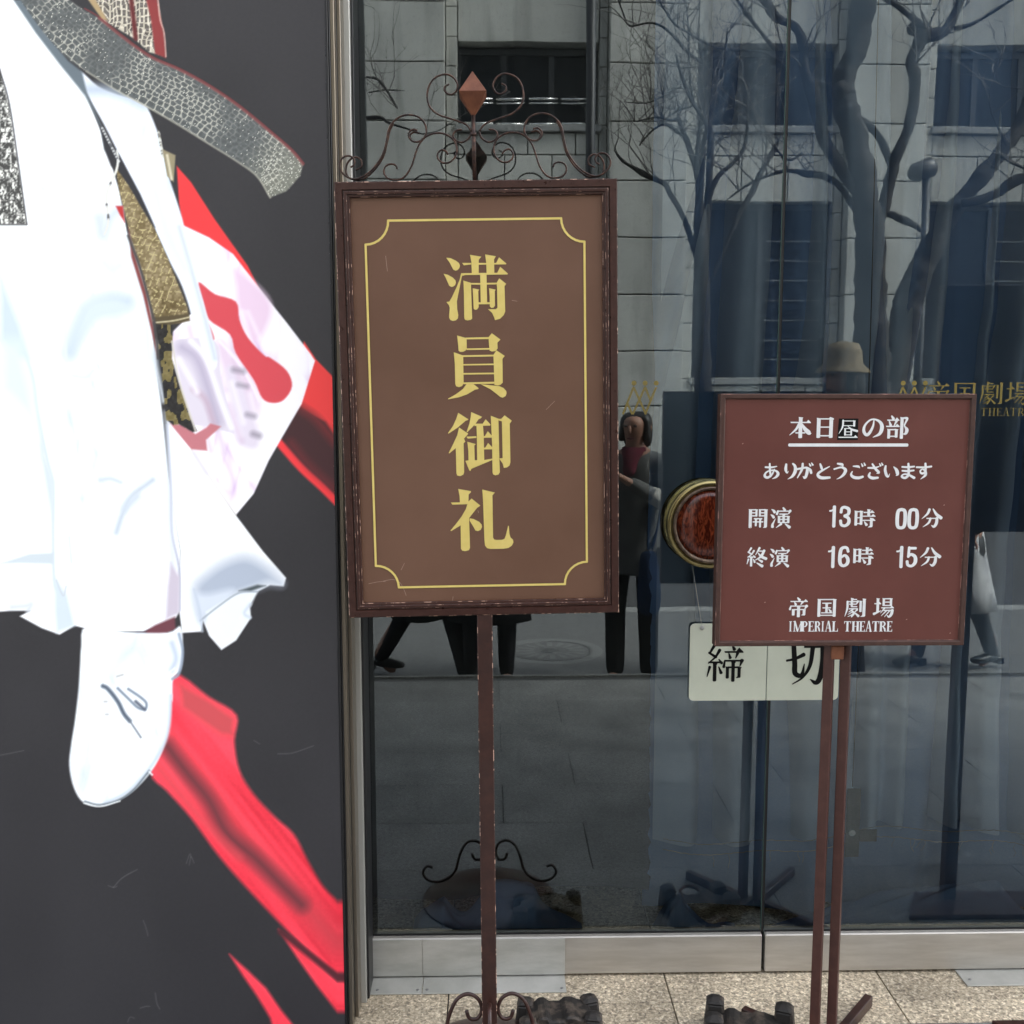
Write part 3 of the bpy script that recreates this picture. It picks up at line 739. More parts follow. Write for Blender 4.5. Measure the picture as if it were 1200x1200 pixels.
# --- pole, base scrolls, domed base
def w1(px, py, t=T1 + .02): return at(px, py, t)
ptop = w1(568, 720); pbot = at(573.5, 1165, 2.467)
dirp = (pbot - ptop).normalized()
pend = ptop + dirp * ((0.09 - ptop.z) / dirp.z)
mb = MB(); ww = 0.0185
def sqbar(mb, A, B, wx, wy, ang=0.0, mi=0):
    A, B = Vector(A), Vector(B); d = (B - A).normalized()
    ux = Vector((1, 0, 0)); ux = (ux - d * ux.dot(d)).normalized(); uy = d.cross(ux)
    if ang: ux, uy = ux * math.cos(ang) + uy * math.sin(ang), uy * math.cos(ang) - ux * math.sin(ang)
    vs = []
    for q in (A, B):
        for sx, sy in ((-1, -1), (1, -1), (1, 1), (-1, 1)): vs.append(q + ux * sx * wx + uy * sy * wy)
    mb.add(vs, [(0, 1, 2, 3), (7, 6, 5, 4), (0, 4, 5, 1), (1, 5, 6, 2), (2, 6, 7, 3), (3, 7, 4, 0)], mi)
    return mb
sqbar(mb, ptop + Vector((0, 0, .005)), pend, 0.0185, 0.0175)
def under(o, root):
    """Parent a world-space mesh to its thing without moving it."""
    o.parent = root
    o.matrix_parent_inverse = (Matrix.Translation(root.location) @ Matrix.Rotation(root.rotation_euler.z, 4, 'Z')).inverted()
    return o
o = mb.build('pole', [M['iron_base'], M['chip']]); 
bm = bmesh.new(); bm.from_mesh(o.data)
r_ = bmesh.ops.bevel(bm, geom=[e for e in bm.edges if e.calc_length() > .3], offset=0.0016, segments=1, affect='EDGES', material=1)
bm.to_mesh(o.data); bm.free(); under(o, sign1)
bc = Vector((pend.x, pend.y, 0))
mb = MB(); mb.lathe([(0.0, 0.062), (0.05, 0.06), (0.1, 0.052), (0.15, 0.038), (0.19, 0.024), (0.215, 0.012), (0.22, 0.006), (0.22, 0.0)], 48, (bc.x, bc.y, 0))
under(mb.build('domed_base', M['iron_base']), sign1)
# four wire scrolls standing on the dome round the pole
def base_scroll(ang):
    P2 = [(0.035, .205), (0.05, .185), (0.043, .172), (0.026, .18), (0.018, .2), (0.022, .225), (.045, .243), (.075, .235), (.096, .205), (.115, .15), (.138, .112), (.175, .1), (.205, .118), (.212, .15), (.195, .166), (.178, .158)]
    P2 = [(0.058, .196), (0.05, .176), (0.03, .176), (0.02, .2), (0.03, .228), (.055, .24), (.082, .225), (.1, .185), (.112, .14), (.135, .112), (.17, .098), (.205, .106), (.22, .13), (.207, .152), (.188, .148)]
    P2 = [(a, b - 0.045) for a, b in P2]
    return [(bc.x + math.cos(ang) * a, bc.y + math.sin(ang) * a, max(b, 0.008) + 0.012) for a, b in smooth_pts(P2, 5)]
for k in range(4):
    mb = MB(); mb.tube(base_scroll(math.pi / 2 * k), 0.0048, 8)
    under(mb.build('base_scroll', M['iron_base'], fix=False), sign1)

# ================================================================ SMALL SIGN STAND
T2 = 2.48
c2, r2, u2, W2, H2 = fit_plane((843.5, 461), (1145, 462), (1129.5, 757), (839, 757), T2)
PL2 = Plane(c2, r2, u2)
sign2 = empty('sign_stand', (c2.x, c2.y + .03, 0), label='smaller red brown sign on two thin posts with white Japanese curtain times', cat='sign stand')
D2 = 0.034
mb = MB()
prof = [(0, -D2), (0, -.0015), (.0015, 0), (.0095, 0), (.011, -.001), (.0125, -.005), (.0135, -.0065)]
frame_ring(mb, W2, H2, prof, [0, 1, 0, 0, 0, 1])
place(mb.build('frame', [M['frame_small'], M['chip_small']], fix=False), PL2, sign2)
mb = MB(); mb.box(-W2 / 2 + .003, W2 / 2 - .003, D2 - .004, D2 - .001, -H2 / 2 + .003, H2 / 2 - .003)
place(mb.build('back_panel', M['black_frame']), PL2, sign2)
mb = MB(); mb.box(-W2 / 2 + .011, W2 / 2 - .011, .0062, .012, -H2 / 2 + .011, H2 / 2 - .011)
panel2 = place(mb.build('sign_panel', M['panel_red']), PL2, sign2)
OUT2 = -0.0062
on_panel2 = On(PL2, OUT2, panel2)
def boxmap(px0, py0, px1, py1, P=PL2, out=OUT2, box=100.0, skew=0.0):
    """100-box -> plane, using the photographed corners as measured size and place."""
    a = P.uv(px0, (py0 + py1) / 2, out); b = P.uv(px1, (py0 + py1) / 2, out); cx = (px0 + px1) / 2
    t = P.uv(cx, py0, out); q = P.uv(cx, py1, out)
    return lambda x, y: (a[0] + (b[0] - a[0]) * x / box, t[1] + (q[1] - t[1]) * y / 100)
def write(parent_on, chars, name, m, P=PL2, out=OUT2, bold=1.0, sets=(G, D, L), label=None):
    for ch, x0, y0, x1, y1 in chars:
        g = G.get(ch); bw = 100.0
        if g is None: g = D.get(ch) or L.get(ch); bw = 60.0
        fl = Flat(); fl.glyph(g, boxmap(x0, y0, x1, y1, P, out, bw), bold)
        parent_on.put(fl, name, m)
row1 = [('本', 925, 488, 951, 514), ('日', 953.5, 488, 979.5, 514), ('の', 1010, 488.5, 1035.5, 514), ('部', 1038, 487.5, 1064.5, 514.5)]
write(on_panel2, row1, 'character', M['white_ink'], bold=1.28)
# black tile carrying one character
fl = Flat(); fl.poly([PL2.uv(a, b, OUT2) for a, b in ((981, 515.5), (1005, 515.5), (1006, 490.5), (983, 490.5))])
tile = on_panel2.put(fl, 'character_tile', M['black_ink'], 'black tile with one white character')
on_tile = On(PL2, OUT2 + .0012, panel2)
write(on_tile, [('昼', 982.5, 491.5, 1005, 513.5)], 'character', M['white_ink'])
fl = Flat(); fl.brush([(*PL2.uv(925, 521.5, OUT2), .0075), (*PL2.uv(1063, 521.5, OUT2), .0075)]); on_panel2.put(fl, 'underline', M['white_ink'])
xs = [894.5, 916.5, 933.5, 955.5, 975, 995, 1015, 1034.5, 1054.5, 1073]
for ch, x in zip('ありがとうございます', xs):
    write(on_panel2, [(ch, x, 542.5, x + 19, 561.5)], 'character', M['white_ink'], bold=1.3)
write(on_panel2, [('開', 877, 595.5, 899.5, 619), ('演', 903, 595.5, 927, 618.5), ('時', 1001, 596.5, 1025.5, 618.5), ('分', 1080, 596, 1103, 618),
                  ('終', 875, 642, 898, 664), ('演', 902, 642, 925, 664), ('時', 999.5, 641, 1023.5, 662.5), ('分', 1078, 641.5, 1101.5, 663.5)], 'character', M['white_ink'], bold=1.34)
write(on_panel2, [('1', 970, 593.5, 983, 617), ('3', 983, 593, 997, 617.5), ('0', 1049, 595.5, 1063, 620), ('0', 1063, 595.5, 1077, 620),
                  ('1', 968.5, 641, 982, 664.5), ('6', 982, 640, 996, 664.5), ('1', 1048.5, 641, 1062, 664.5), ('5', 1061, 640.5, 1075, 664.5)], 'numeral', M['white_ink'])
write(on_panel2, [('帝', 924.5, 700.5, 947, 723), ('国', 957.5, 700.5, 980, 723), ('劇', 990, 700.5, 1014, 723), ('場', 1024, 700, 1047.5, 723)], 'character', M['white_ink'], bold=1.32)
lat = [('I', 923.5, 929), ('M', 929, 938.5), ('P', 938.5, 946.5), ('E', 946.5, 954), ('R', 954, 961.5), ('I', 961.5, 966.5), ('A', 966.5, 974.5), ('L', 974.5, 982.5),
       ('T', 989, 997), ('H', 997.5, 1006.5), ('E', 1006.5, 1014), ('A', 1014, 1021.5), ('T', 1022, 1030), ('R', 1030, 1038.5), ('E', 1038.5, 1046)]
write(on_panel2, [(c_, a, 728, b, 740) for c_, a, b in lat], 'letter', M['white_ink'], bold=1.1)
fl = Flat()
for a, b in ((1106, 592), (1062, 726), (879, 618), (896, 706), (1113, 742), (870, 520)):
    q = PL2.uv(a, b, OUT2); fl.brush([(q[0], q[1], .0022), (q[0] + .002, q[1] + .001, .0012)], k=3)
on_panel2.put(fl, 'paint_nicks', M['scratch'], 'small pale paint nicks')['kind'] = 'stuff'
place(panel2, PL2, sign2)
# posts: two square tubes splayed a little, copper coloured bracket, feet
for (xa, ya, xb, yb, nm, dy) in ((972, 762, 955.5, 1180, 'post', 0.0), (991.5, 762, 975.5, 1180, 'post', 0.008)):
    A = at(xa, ya, T2 + .035 + dy); B = at(xb, yb, T2 + .035 + dy)
    d = (B - A).normalized(); B = A + d * ((0.02 - A.z) / d.z); A2 = A - d * 0.06
    mb = MB(); sqbar(mb, A2, B, 0.0115, 0.012, R(28)); under(mb.build('post', M['post'], bevel=.001), sign2)
A = at(982, 766, T2 + .02)
mb = MB(); mb.box(A.x - .017, A.x + .014, A.y - .004, A.y + .02, A.z - .014, A.z + .02); under(mb.build('bracket', M['copper'], bevel=.002), sign2)
def foot(mb, A, B, w, hh):
    A, B = Vector(A), Vector(B); d = (B - A).normalized(); n = Vector((-d.y, d.x, 0)) * w
    vs = [A - n, A + n, B + n, B - n]; vs = vs + [q + Vector((0, 0, hh)) for q in vs]
    mb.add(vs, [(3, 2, 1, 0), (4, 5, 6, 7), (0, 1, 5, 4), (1, 2, 6, 5), (2, 3, 7, 6), (3, 0, 4, 7)])
bx = at(966, 1180, T2 + .04)
for (a, b, c_, d_) in ((0.0, 0.0, 0.17, 0.2), (-.02, 0.0, -.19, -.2), (-.02, 0, -.19, .15), (0, 0, .18, -.22)):
    mb = MB(); foot(mb, (bx.x + a + .02, bx.y + b, 0.001), (bx.x + c_ + .02, bx.y + d_, 0.001), .011, .03)
    under(mb.build('foot', M['iron_base'], bevel=.0015), sign2)

# ================================================================ THIRD STAND (its base corner in view, its back mirrored in the glass)
sx = 1.51; sy = -0.40
sign3 = empty('sign_stand', (sx, sy, 0), label='brown sign stand at the right edge, only the corner of its base plate in view', cat='sign stand')
A = at(1163, 1175, 2.62)
mb = MB(); mb.add([(A.x, A.y, .016), (A.x + .08, A.y - .16, .016), (1.9, A.y - .16, .016), (1.95, A.y, .016), (A.x, A.y, 0), (A.x + .08, A.y - .16, 0), (1.9, A.y - .16, 0), (1.95, A.y, 0)],
       [(0, 1, 2, 3), (7, 6, 5, 4), (0, 4, 5, 1), (1, 5, 6, 2), (2, 6, 7, 3), (3, 7, 4, 0)])
under(mb.build('base_plate', M['frame'], bevel=.002), sign3)
mb = MB(); mb.box(sx - .02, sx + .02, sy - .02, sy + .02, .015, 1.3); under(mb.build('pole', M['iron_base'], bevel=.001), sign3)
mb = MB(); mb.box(1.395, 1.93, sy - .025, sy + .018, 1.235, 2.0); under(mb.build('sign_board', M['frame'], bevel=.002), sign3)
# ================================================================ DOORS, JAMB, FACADE
zt = 3.4
ZR0 = at(700, 1137, 2.9).z; ZR1 = at(700, 1093.5, 2.9).z
XL = at(436, 1100, 2.9).x; XS = at(893, 1100, 2.9).x; XR = XS + (XS - XL) + .01
print('door', XL, XS, XR, 'rail', ZR0, ZR1)
def door(x0, x1, label, covers):
    root = empty('glass_door', (x0, 0, 0), label=label, cat='glass door')
    mb = MB()
    vs = [(x, y, z) for x in (x0, x1) for y in (0.0, 0.012) for z in (ZR1 - .01, zt)]
    mb.add(vs, [(0, 4, 5, 1)], 0); mb.add(vs, [(2, 3, 7, 6)], 1); mb.add(vs, [(0, 1, 3, 2), (4, 6, 7, 5), (0, 2, 6, 4), (1, 5, 7, 3)], 2)
    under(mb.build('glass_pane', [M['glass'], M['glass_back'], M['glass_edge']], fix=False), root)
    mb = MB(); mb.box(x0 + .001, x1 - .001, -.02, .032, ZR0, ZR1)
    under(mb.build('bottom_rail', M['steel'], bevel=.003), root)
    mb = MB(); mb.box(x0 + .002, x1 - .002, -.003, -.0005, ZR1, ZR1 + .004); under(mb.build('gasket', M['black_frame']), root)
    for (a, b) in covers:
        mb = MB(); mb.box(a, b, -.0235, -.0205, ZR0 + .002, ZR1 - .001); under(mb.build('rail_cover', M['steel_pale'], bevel=.0006), root)
    return root
cx1 = at(495, 1115, 2.88).x; cx2 = at(662, 1115, 2.88).x
door_a = door(XL, XS - .004, 'left glass door reflecting the street, pale steel cover on its bottom rail', [(XL + .001, cx1 - .0006), (cx1 + .0006, cx2)])
door_b = door(XS + .004, XR, 'right glass door beyond the centre seam with gold theatre lettering', [])
# round push handles, both faces, on each door
def knob(cx, cz, root, r=0.122):
    mb = MB(); mb.lathe([(r * .93, -.0005), (r * .96, -.012), (r, -.02), (r * 1.0, -.03), (r * .96, -.036), (r * .88, -.038), (r * .86, -.034)], 64, (cx, 0, cz), axis='y')
    k = under(mb.build('push_handle', M['brass']), root)
    mb = MB(); mb.lathe([(r * .865, -.033), (r * .865, -.042), (r * .83, -.045), (r * .80, -.042), (r * .79, -.037)], 64, (cx, 0, cz), axis='y')
    q = mb.build('rim', M['brass_dull']); q.parent = k
    mb = MB(); mb.lathe([(r * .79, -.034), (r * .785, -.037), (r * .6, -.043), (r * .3, -.047), (0.0001, -.048)], 64, (cx, 0, cz), axis='y')
    q = mb.build('face', M['lacquer']); q.parent = k
    mb = MB(); mb.lathe([(0.03, 0.0125), (0.03, .05), (r * .9, .052), (r, .058), (r * .98, .07), (r * .8, .072), (.0001, .072)], 48, (cx - .004, 0, cz + .0), axis='y')
    under(mb.build('inner_handle', M['brass']), root)
kc = at(834, 615.5, 2.86); kx2 = 2 * XS - kc.x
knob(kc.x, kc.z, door_a); knob(kx2, kc.z, door_b)

# gold lettering on the glass
PG = Plane(Vector((0, 0, 1.7)), (1, 0, 0), (0, 0, 1))
def decal_mark(px0, py0, s, root):
    """Crown mark: three balls over crossing strokes."""
    fl = Flat()
    q = lambda x, y: PG.uv(px0 + x * s, py0 + y * s, .0012)
    w = .0052
    for x in (12, 25, 38):
        c_ = q(x + 1, 1.5); rr_ = .0068
        fl.poly([(c_[0] + rr_ * math.cos(a), c_[1] + rr_ * math.sin(a)) for a in np.linspace(0, 2 * math.pi, 17)[:-1]])
    for a, b in (((12.5, 6), (0, 38)), ((12.5, 6), (27, 38)), ((26, 6), (11.5, 38)), ((26, 6), (32, 21)), ((39, 6), (26, 38)), ((5, 25), (11, 38))):
        fl.brush([(*q(*a), w), (*q(*b), w)], capround=False)
    for i, t in enumerate(fl.mb.v): fl.mb.v[i] = (t[0], t[1] - .0012, t[2])
    o = fl.build('crown_mark', M['gold_decal'], None); o.location = (0, 0, 1.7)
    return under(o, root)
decal_mark(730, 447.5, 1.0, door_a)
decal_mark(1045.5, 447.5, 1.0, door_b)
on_glass = On(PG, .0012, None)
def write_glass(ch, a, b, c_, d_, bold, name):
    g = G.get(ch); bw = 100.0
    if g is None: g = L[ch]; bw = 60.0
    fl = Flat(); fl.glyph(g, boxmap(a, b, c_, d_, PG, .0012, bw), bold)
    for i, t in enumerate(fl.mb.v): fl.mb.v[i] = (t[0], t[1] - .0012, t[2])
    o = fl.build(name, M['gold_decal'], None); o.location = (0, 0, 1.7); under(o, door_b)
for k, ch in enumerate('帝国劇場'):
    write_glass(ch, 1086 + k * 31, 447, 1113 + k * 31, 474, 0.95, 'glass_character')
x = 1060
for ch, w_ in [('I', 5), ('M', 10.5), ('P', 8), ('E', 8), ('R', 8.5), ('I', 5), ('A', 9), ('L', 8.5), (' ', 6.5), ('T', 8.5), ('H', 9.5), ('E', 8), ('A', 8.5), ('T', 8.5), ('R', 9), ('E', 8)]:
    if ch != ' ': write_glass(ch, x + 20, 478, x + 20 + w_ - .6, 487.5, 0.62, 'glass_letter')
    x += w_
# dark strip in the gap between the two panes
seam = MB(); seam.box(XS - .0036, XS + .0036, .001, .011, ZR1, zt)
o = seam.build('seam_strip', M['black_frame']); under(o, door_b)
mb = MB(); mb.box(XS - .0062, XS - .0042, -.0014, -.0002, ZR1 + .005, zt); under(mb.build('edge_trim', M['glass_edge']), door_a)

# jamb: stack of vertical metal ribs between the poster case and the glass
jb = empty('door_jamb', (XL - .03, 0, 0), label='slim vertical metal door jamb between poster case and glass door', cat='door jamb')
xj = at(410, 700, 2.76).x
NRIB = [0]
def rib(x0, x1, y0, y1, m, nm):
    NRIB[0] += 1; y1 -= NRIB[0] * .0007
    mb = MB(); mb.box(x0, x1, y0, y1, 0.0, zt); under(mb.build(nm, M[m], bevel=.001), jb)
PJ = 2.78
f_ = lambda px, t=PJ: at(px, 700, t).x
X0 = f_(396.5)
XG = XL
w_ = XG - X0
for a_, b_, y_, m_, n_ in ((397.6, 399.4, -.255, 'black_frame', 'jamb_groove'), (399.8, 404.2, -.25, 'bronze_alu', 'jamb_rib'), (405.0, 406.6, -.215, 'black_frame', 'jamb_groove'),
                           (407.0, 411.2, -.205, 'bronze_alu', 'jamb_rib'), (411.8, 413.2, -.165, 'black_frame', 'jamb_groove'), (413.6, 421.2, -.14, 'alu', 'jamb_face'), (421.6, 425, -.12, 'black_frame', 'jamb_gasket')):
    rib(at(a_, 700, 2.9 + y_).x, at(b_, 700, 2.9 + y_).x, y_, -.002, m_, n_)
rib(f_(424.7), XG + .004, -.03, -.001, 'black_frame', 'jamb_gasket')
print('jamb', X0, XG)

# poster case
YP = -.265
pc = empty('poster_case', (X0 - .9, YP, 0), label='tall lit poster case with white trouser leg, red cloth and silver sash', cat='poster case')
xp = at(394.5, 700, 2.9 + YP).x
mb = MB(); mb.box(-2.35, xp + .004, YP + .0045, -.02, 0.004, 3.0); under(mb.build('case_body', M['black_frame']), pc)
mb = MB(); mb.box(xp + .0005, xp + .006, YP - .003, YP + .004, 0.004, 3.0); under(mb.build('edge_trim', M['black_frame'], bevel=.0008), pc)

# facade around
def structure(o): o['kind'] = 'structure'; return o
fac = empty('theatre_front', (0, 0, 0), label='stone front wall of the theatre above and beside the glass doors', cat='building')
mb = MB(); mb.box(-6, XR + 6, .2, .5, zt + .08, 18.0); mb.box(-6, -2.36, -.1, .2, 0, zt + .079); mb.box(XR + .05, XR + 6, -.0, .2, 0, zt + .079)  # upper wall out of view, its height set to shade the frontage
under(mb.build('wall', M['facade']), fac)
mb = MB(); mb.box(-2.355, XR + .049, -.07, .06, zt + .0, zt + .079); under(mb.build('lintel', M['bronze_alu'], bevel=.004), fac)
mb = MB(); mb.box(-6, -2.356, .2, .21, 0, 3); 
# interior
mb = MB(); mb.box(-3.0, 5.0, 3.4, 3.5, -.02, 3.5); mb.box(-3.1, -3.0, .05, 3.4, -.02, 3.5); mb.box(5.0, 5.1, .05, 3.4, -.02, 3.5)
structure(mb.build('interior_wall', M['inner']))
mb = MB(); mb.box(-3.0, 5.0, .1, 3.4, 3.45, 3.5); structure(mb.build('interior_ceiling', M['inner']))

# ---------------------------------------------------------------- closed board hung outside the glass to stay bright, two halves hinged at the seam
YB = -.013; TB = 2.9 + YB
bt_l = at(809, 731, TB); bt_r = at(985, 733, TB); bb_l = at(807, 821, TB)
bx0, bx1, bz1, bz0 = bt_l.x, at(983, 790, TB).x, bt_l.z, at(850, 821, TB).z
xm = at(898.5, 790, TB).x
cb = empty('closed_sign', (xm, YB, bz0), label='cream two-leaf closed sign hung on a bead chain on the push handles', cat='notice board')
def leaf(xa, xb, rl, rr_):
    pts = []
    r0 = .013
    def corner(cx, cy, a0, a1): return [(cx + r0 * math.cos(R(a)), cy + r0 * math.sin(R(a))) for a in np.linspace(a0, a1, 6)]
    pts += corner(xa + r0, bz0 + r0, 180, 270) if rl else [(xa, bz0)]
    pts += corner(xb - r0, bz0 + r0, 270, 360) if rr_ else [(xb, bz0)]
    pts += corner(xb - r0, bz1 - r0, 0, 90) if rr_ else [(xb, bz1)]
    pts += corner(xa + r0, bz1 - r0, 90, 180) if rl else [(xa, bz1)]
    n = len(pts); mb = MB()
    mb.add([(a, YB, b) for a, b in pts] + [(a, YB + .004, b) for a, b in pts], [tuple(range(n)), tuple(range(n, 2 * n))[::-1]] + [(i, i + n, (i + 1) % n + n, (i + 1) % n) for i in range(n)])
    return under(mb.build('board_leaf', M['board']), cb)
leaf(bx0, xm - .0012, True, False); leaf(xm + .0012, bx1, False, True)
PB = Plane(Vector((0, YB, 0)), (1, 0, 0), (0, 0, 1))
for ch, a, b, c_, d_ in (('締', 828, 755, 871, 799), ('切', 921, 752, 968, 802)):
    fl = Flat(); fl.glyph(G[ch], boxmap(a, b, c_, d_, PB, .0005, 100.0), 1.12)
    for i, t in enumerate(fl.mb.v): fl.mb.v[i] = (t[0], t[1] + YB - .0005, t[2])
    under(fl.build('character', M['black_ink'], None), cb)
hx = at(822.5, 735.5, TB)
mb = MB(); mb.lathe([(.003, -.001), (.0062, -.0015), (.0062, .0), (.003, .0005)], 20, (hx.x, YB - .0005, hx.z), axis='y'); under(mb.build('grommet', M['chain']), cb)
ca = Vector((at(812, 664, TB).x, YB + .006, at(812, 664, TB).z)); cbb = Vector((hx.x, YB - .003, hx.z))
mb = MB(); nb = 34
for i in range(nb + 1):
    t = i / nb; q = ca.lerp(cbb, t); rr_ = .0013
    mb.lathe([(.0001, -rr_), (rr_ * .8, -rr_ * .6), (rr_, 0), (rr_ * .8, rr_ * .6), (.0001, rr_)], 6, tuple(q))
mb.tube([ca, cbb], .0004, 5)
o = under(mb.build('bead_chain', M['chain'], fix=False), cb); 

# ---------------------------------------------------------------- curtains inside
def curtain(name, x0, x1, y, z0f, z1, folds, amp, m, label, cat='curtain', nx=220, nz=60, seed=1, hem=None, group=None, creases=()):
    rnd = random.Random(seed)
    ph = [(rnd.uniform(.6, 1.6) * folds, rnd.uniform(0, 6.28), rnd.uniform(.4, 1.0)) for _ in range(5)]
    vs, fs = [], []
    for i in range(nx + 1):
        u = i / nx; x = x0 + (x1 - x0) * u
        zb = z0f(x)
        for j in range(nz + 1):
            w = j / nz; z = zb + (z1 - zb) * w
            d = sum(a * math.sin(f * 2 * math.pi * u + q + .5 * math.sin(w * 2 + q)) for f, q, a in ph) / 3
            fold = math.copysign(abs(d) ** .7, d) * amp * (0.6 + .4 * w) 
            wr = .004 * math.sin(31 * x + 9 * z + 3 * math.sin(7 * z)) + .003 * math.sin(23 * z + 11 * x)
            cr_ = sum(dd * math.exp(-(((x - xq - sl * (z - 1.7) - .015 * math.sin(3 * z + xq)) / ww_) ** 2)) for xq, ww_, dd, sl in creases)
            vs.append((x, y + fold + wr + cr_, z))
    for i in range(nx):
        for j in range(nz):
            a = i * (nz + 1) + j; fs.append((a, a + nz + 1, a + nz + 2, a + 1))
    mb = MB(); mb.add(vs, fs, 0, True)
    o = mb.build(name, M[m], fix=False)
    if label: tag(o, label, cat, group)
    return o, ph
xc = at(768, 900, 3.15).x
curtain('curtain', -.55, xc + .05, .34, lambda x: .075 + .02 * math.sin(6 * x), 3.3, 1.6, .03, 'curtain_grey', 'dark grey canvas curtain behind the left glass door', seed=4)
HZ = lambda x: at(600, 985, 3.18).z + .022 * math.sin(5.5 * x + .6) + .008 * math.sin(17 * x)
o_, _ = curtain('curtain', xc + .0, 2.6, .27, lambda x: HZ(x), 3.3, 3.2, .035, 'curtain_grey', None, nx=700, nz=70, seed=9, creases=[(at(q, 450, 3.2).x, w_, d_, s_) for q, w_, d_, s_ in ((838, .035, .16, .0), (919, .05, .28, .0), (975, .02, .08, -.03), (1026, .014, .09, .012), (1070, .03, .09, .03), (1127, .055, .3, .035), (1168, .02, .1, .02), (1210, .03, .14, 0), (1300, .04, .14, 0), (1400, .04, .14, 0))])
tag(o_, 'grey canvas curtain with a ragged hem behind the right glass door', 'curtain')
o_.data.materials.clear(); M['curtain_blue_grey'] = cloth('blue_grey_curtain', (0.22, 0.29, 0.42), (0.35, 0.44, 0.6), 1.4); o_.data.materials.append(M['curtain_blue_grey'])
nav, _ = curtain('curtain', xc - .02, 2.6, .36, lambda x: .004 + .02 * max(0, math.sin(3 * x)), 2.9, 3.5, .03, 'curtain_navy', 'navy blue cloth hanging behind the ragged grey hem', nx=400, seed=5, creases=[(.5, .05, -.1, .2), (.9, .04, .1, -.1), (1.2, .06, -.12, .1), (1.6, .05, .1, .1)])
# frayed hem band, cord, tape and eyelet
mb = MB(); N = 200; vs = []
rnd = random.Random(3)
cur = o_.data
for k in range(2):
    zz = .006 + k * .034
    pts = []
    for i in range(N + 1):
        x = xc + .02 + (2.5 - xc) * i / N
        pts.append((x, .205 + .006 * math.sin(12 * x), HZ(x) + zz + rnd.uniform(-.0015, .0015)))
    mb.tube(pts, .0013, 5)
for i in range(26):
    x = rnd.uniform(xc + .1, 2.4); q = Vector((x, .204, HZ(x) + .004)); pts = [q]
    for k in range(4): q = q + Vector((rnd.uniform(-.008, .008), 0, -rnd.uniform(.004, .014))); pts.append(q)
    mb.tube(pts, .0007, 4)
t_ = mb.build('stitching', M['curtain_hem'], fix=False); under(t_, o_)
cd0 = at(1030, -20, 3.08); cd1 = at(1018, 460, 3.08); cd2 = at(999, 922, 3.08)
mb = MB(); mb.tube(smooth_pts([tuple(cd0), tuple(cd1), tuple(cd2)], 8), .0016, 6)
sv = at(1018, 300, 3.1)
t_ = mb.build('hanging_cord', M['black_frame'], fix=False); tag(t_, 'thin black cord hanging down the right curtain', 'cord')
mb = MB(); a_ = at(993, 924, 3.085); b_ = at(1006, 1004, 3.085); mb.box(a_.x, b_.x, a_.y - .001, a_.y + .001, b_.z, a_.z)
a2 = at(1000, 972, 3.085); b2 = at(1027, 986, 3.085); mb.box(b_.x + .0005, b2.x, a_.y - .001, a_.y + .001, b2.z, a2.z)
tp = mb.build('olive_tape', M['tape']); tag(tp, 'olive tape patch with a metal eyelet near the curtain hem', 'tape patch')
ey = at(998.5, 976, 3.08); mb = MB(); mb.lathe([(.004, 0), (.0085, -.003), (.0105, 0)], 20, (ey.x, ey.y - .001, ey.z), axis='y'); e_ = mb.build('eyelet', M['chain']); under(e_, tp)
# crumpled navy cloth on the inside floor at the seam
def crumple(x0, x1, y0, y1, hgt, seed, name, label, m='curtain_navy'):
    rnd = random.Random(seed); nx, ny = int(90 * max(1, (x1 - x0))), 34; vs, fs = [], []
    fr = [(rnd.uniform(-1, 1) * 9 * (x1 - x0), rnd.uniform(1, 6), rnd.uniform(0, 6)) for _ in range(7)]; bl_ = [(rnd.uniform(0, 1), rnd.uniform(.08, .22) / max(1, (x1 - x0)), rnd.uniform(.35, 1)) for _ in range(int(6 * (x1 - x0)) + 3)]
    for i in range(nx + 1):
        for j in range(ny + 1):
            u, w = i / nx, j / ny
            e = (math.sin(math.pi * u) ** .5) * (math.sin(math.pi * w) ** .5)
            rdg = min(abs(math.sin(a * u + b * w + c_ + .6 * math.sin(5 * w + a))) ** .8 + .12 for a, b, c_ in fr) ; env = .25 + .75 * min(1, sum(h_ * math.exp(-((u - q_) / s_) ** 2) for q_, s_, h_ in bl_))
            vs.append((x0 + (x1 - x0) * u, y0 + (y1 - y0) * w + .02 * math.sin(9 * u + seed), .003 + hgt * env * (e * .8 + .2 * e * rdg)))
    for i in range(nx):
        for j in range(ny):
            a = i * (ny + 1) + j; fs.append((a, a + ny + 1, a + ny + 2, a + 1))
    mb = MB(); mb.add(vs, fs, 0, True); o = mb.build(name, M[m], fix=False); tag(o, label, 'cloth'); return o
a_ = at(900, 1065, 3.15); crumple(a_.x, a_.x + 1.7, .05, .265, .2, 5, 'fallen_cloth', 'crumpled navy cloth lying on the floor behind the right door')
b_ = at(762, 1075, 3.15); crumple(b_.x, b_.x + .27, .05, .25, .2, 12, 'fallen_cloth', 'small heap of navy cloth behind the left door below the handle')
b_ = at(484, 1075, 3.15); crumple(b_.x, b_.x + .53, .05, .30, .21, 8, 'fallen_cloth', 'dark cloth bunched on the floor behind the left door', 'curtain_navy')

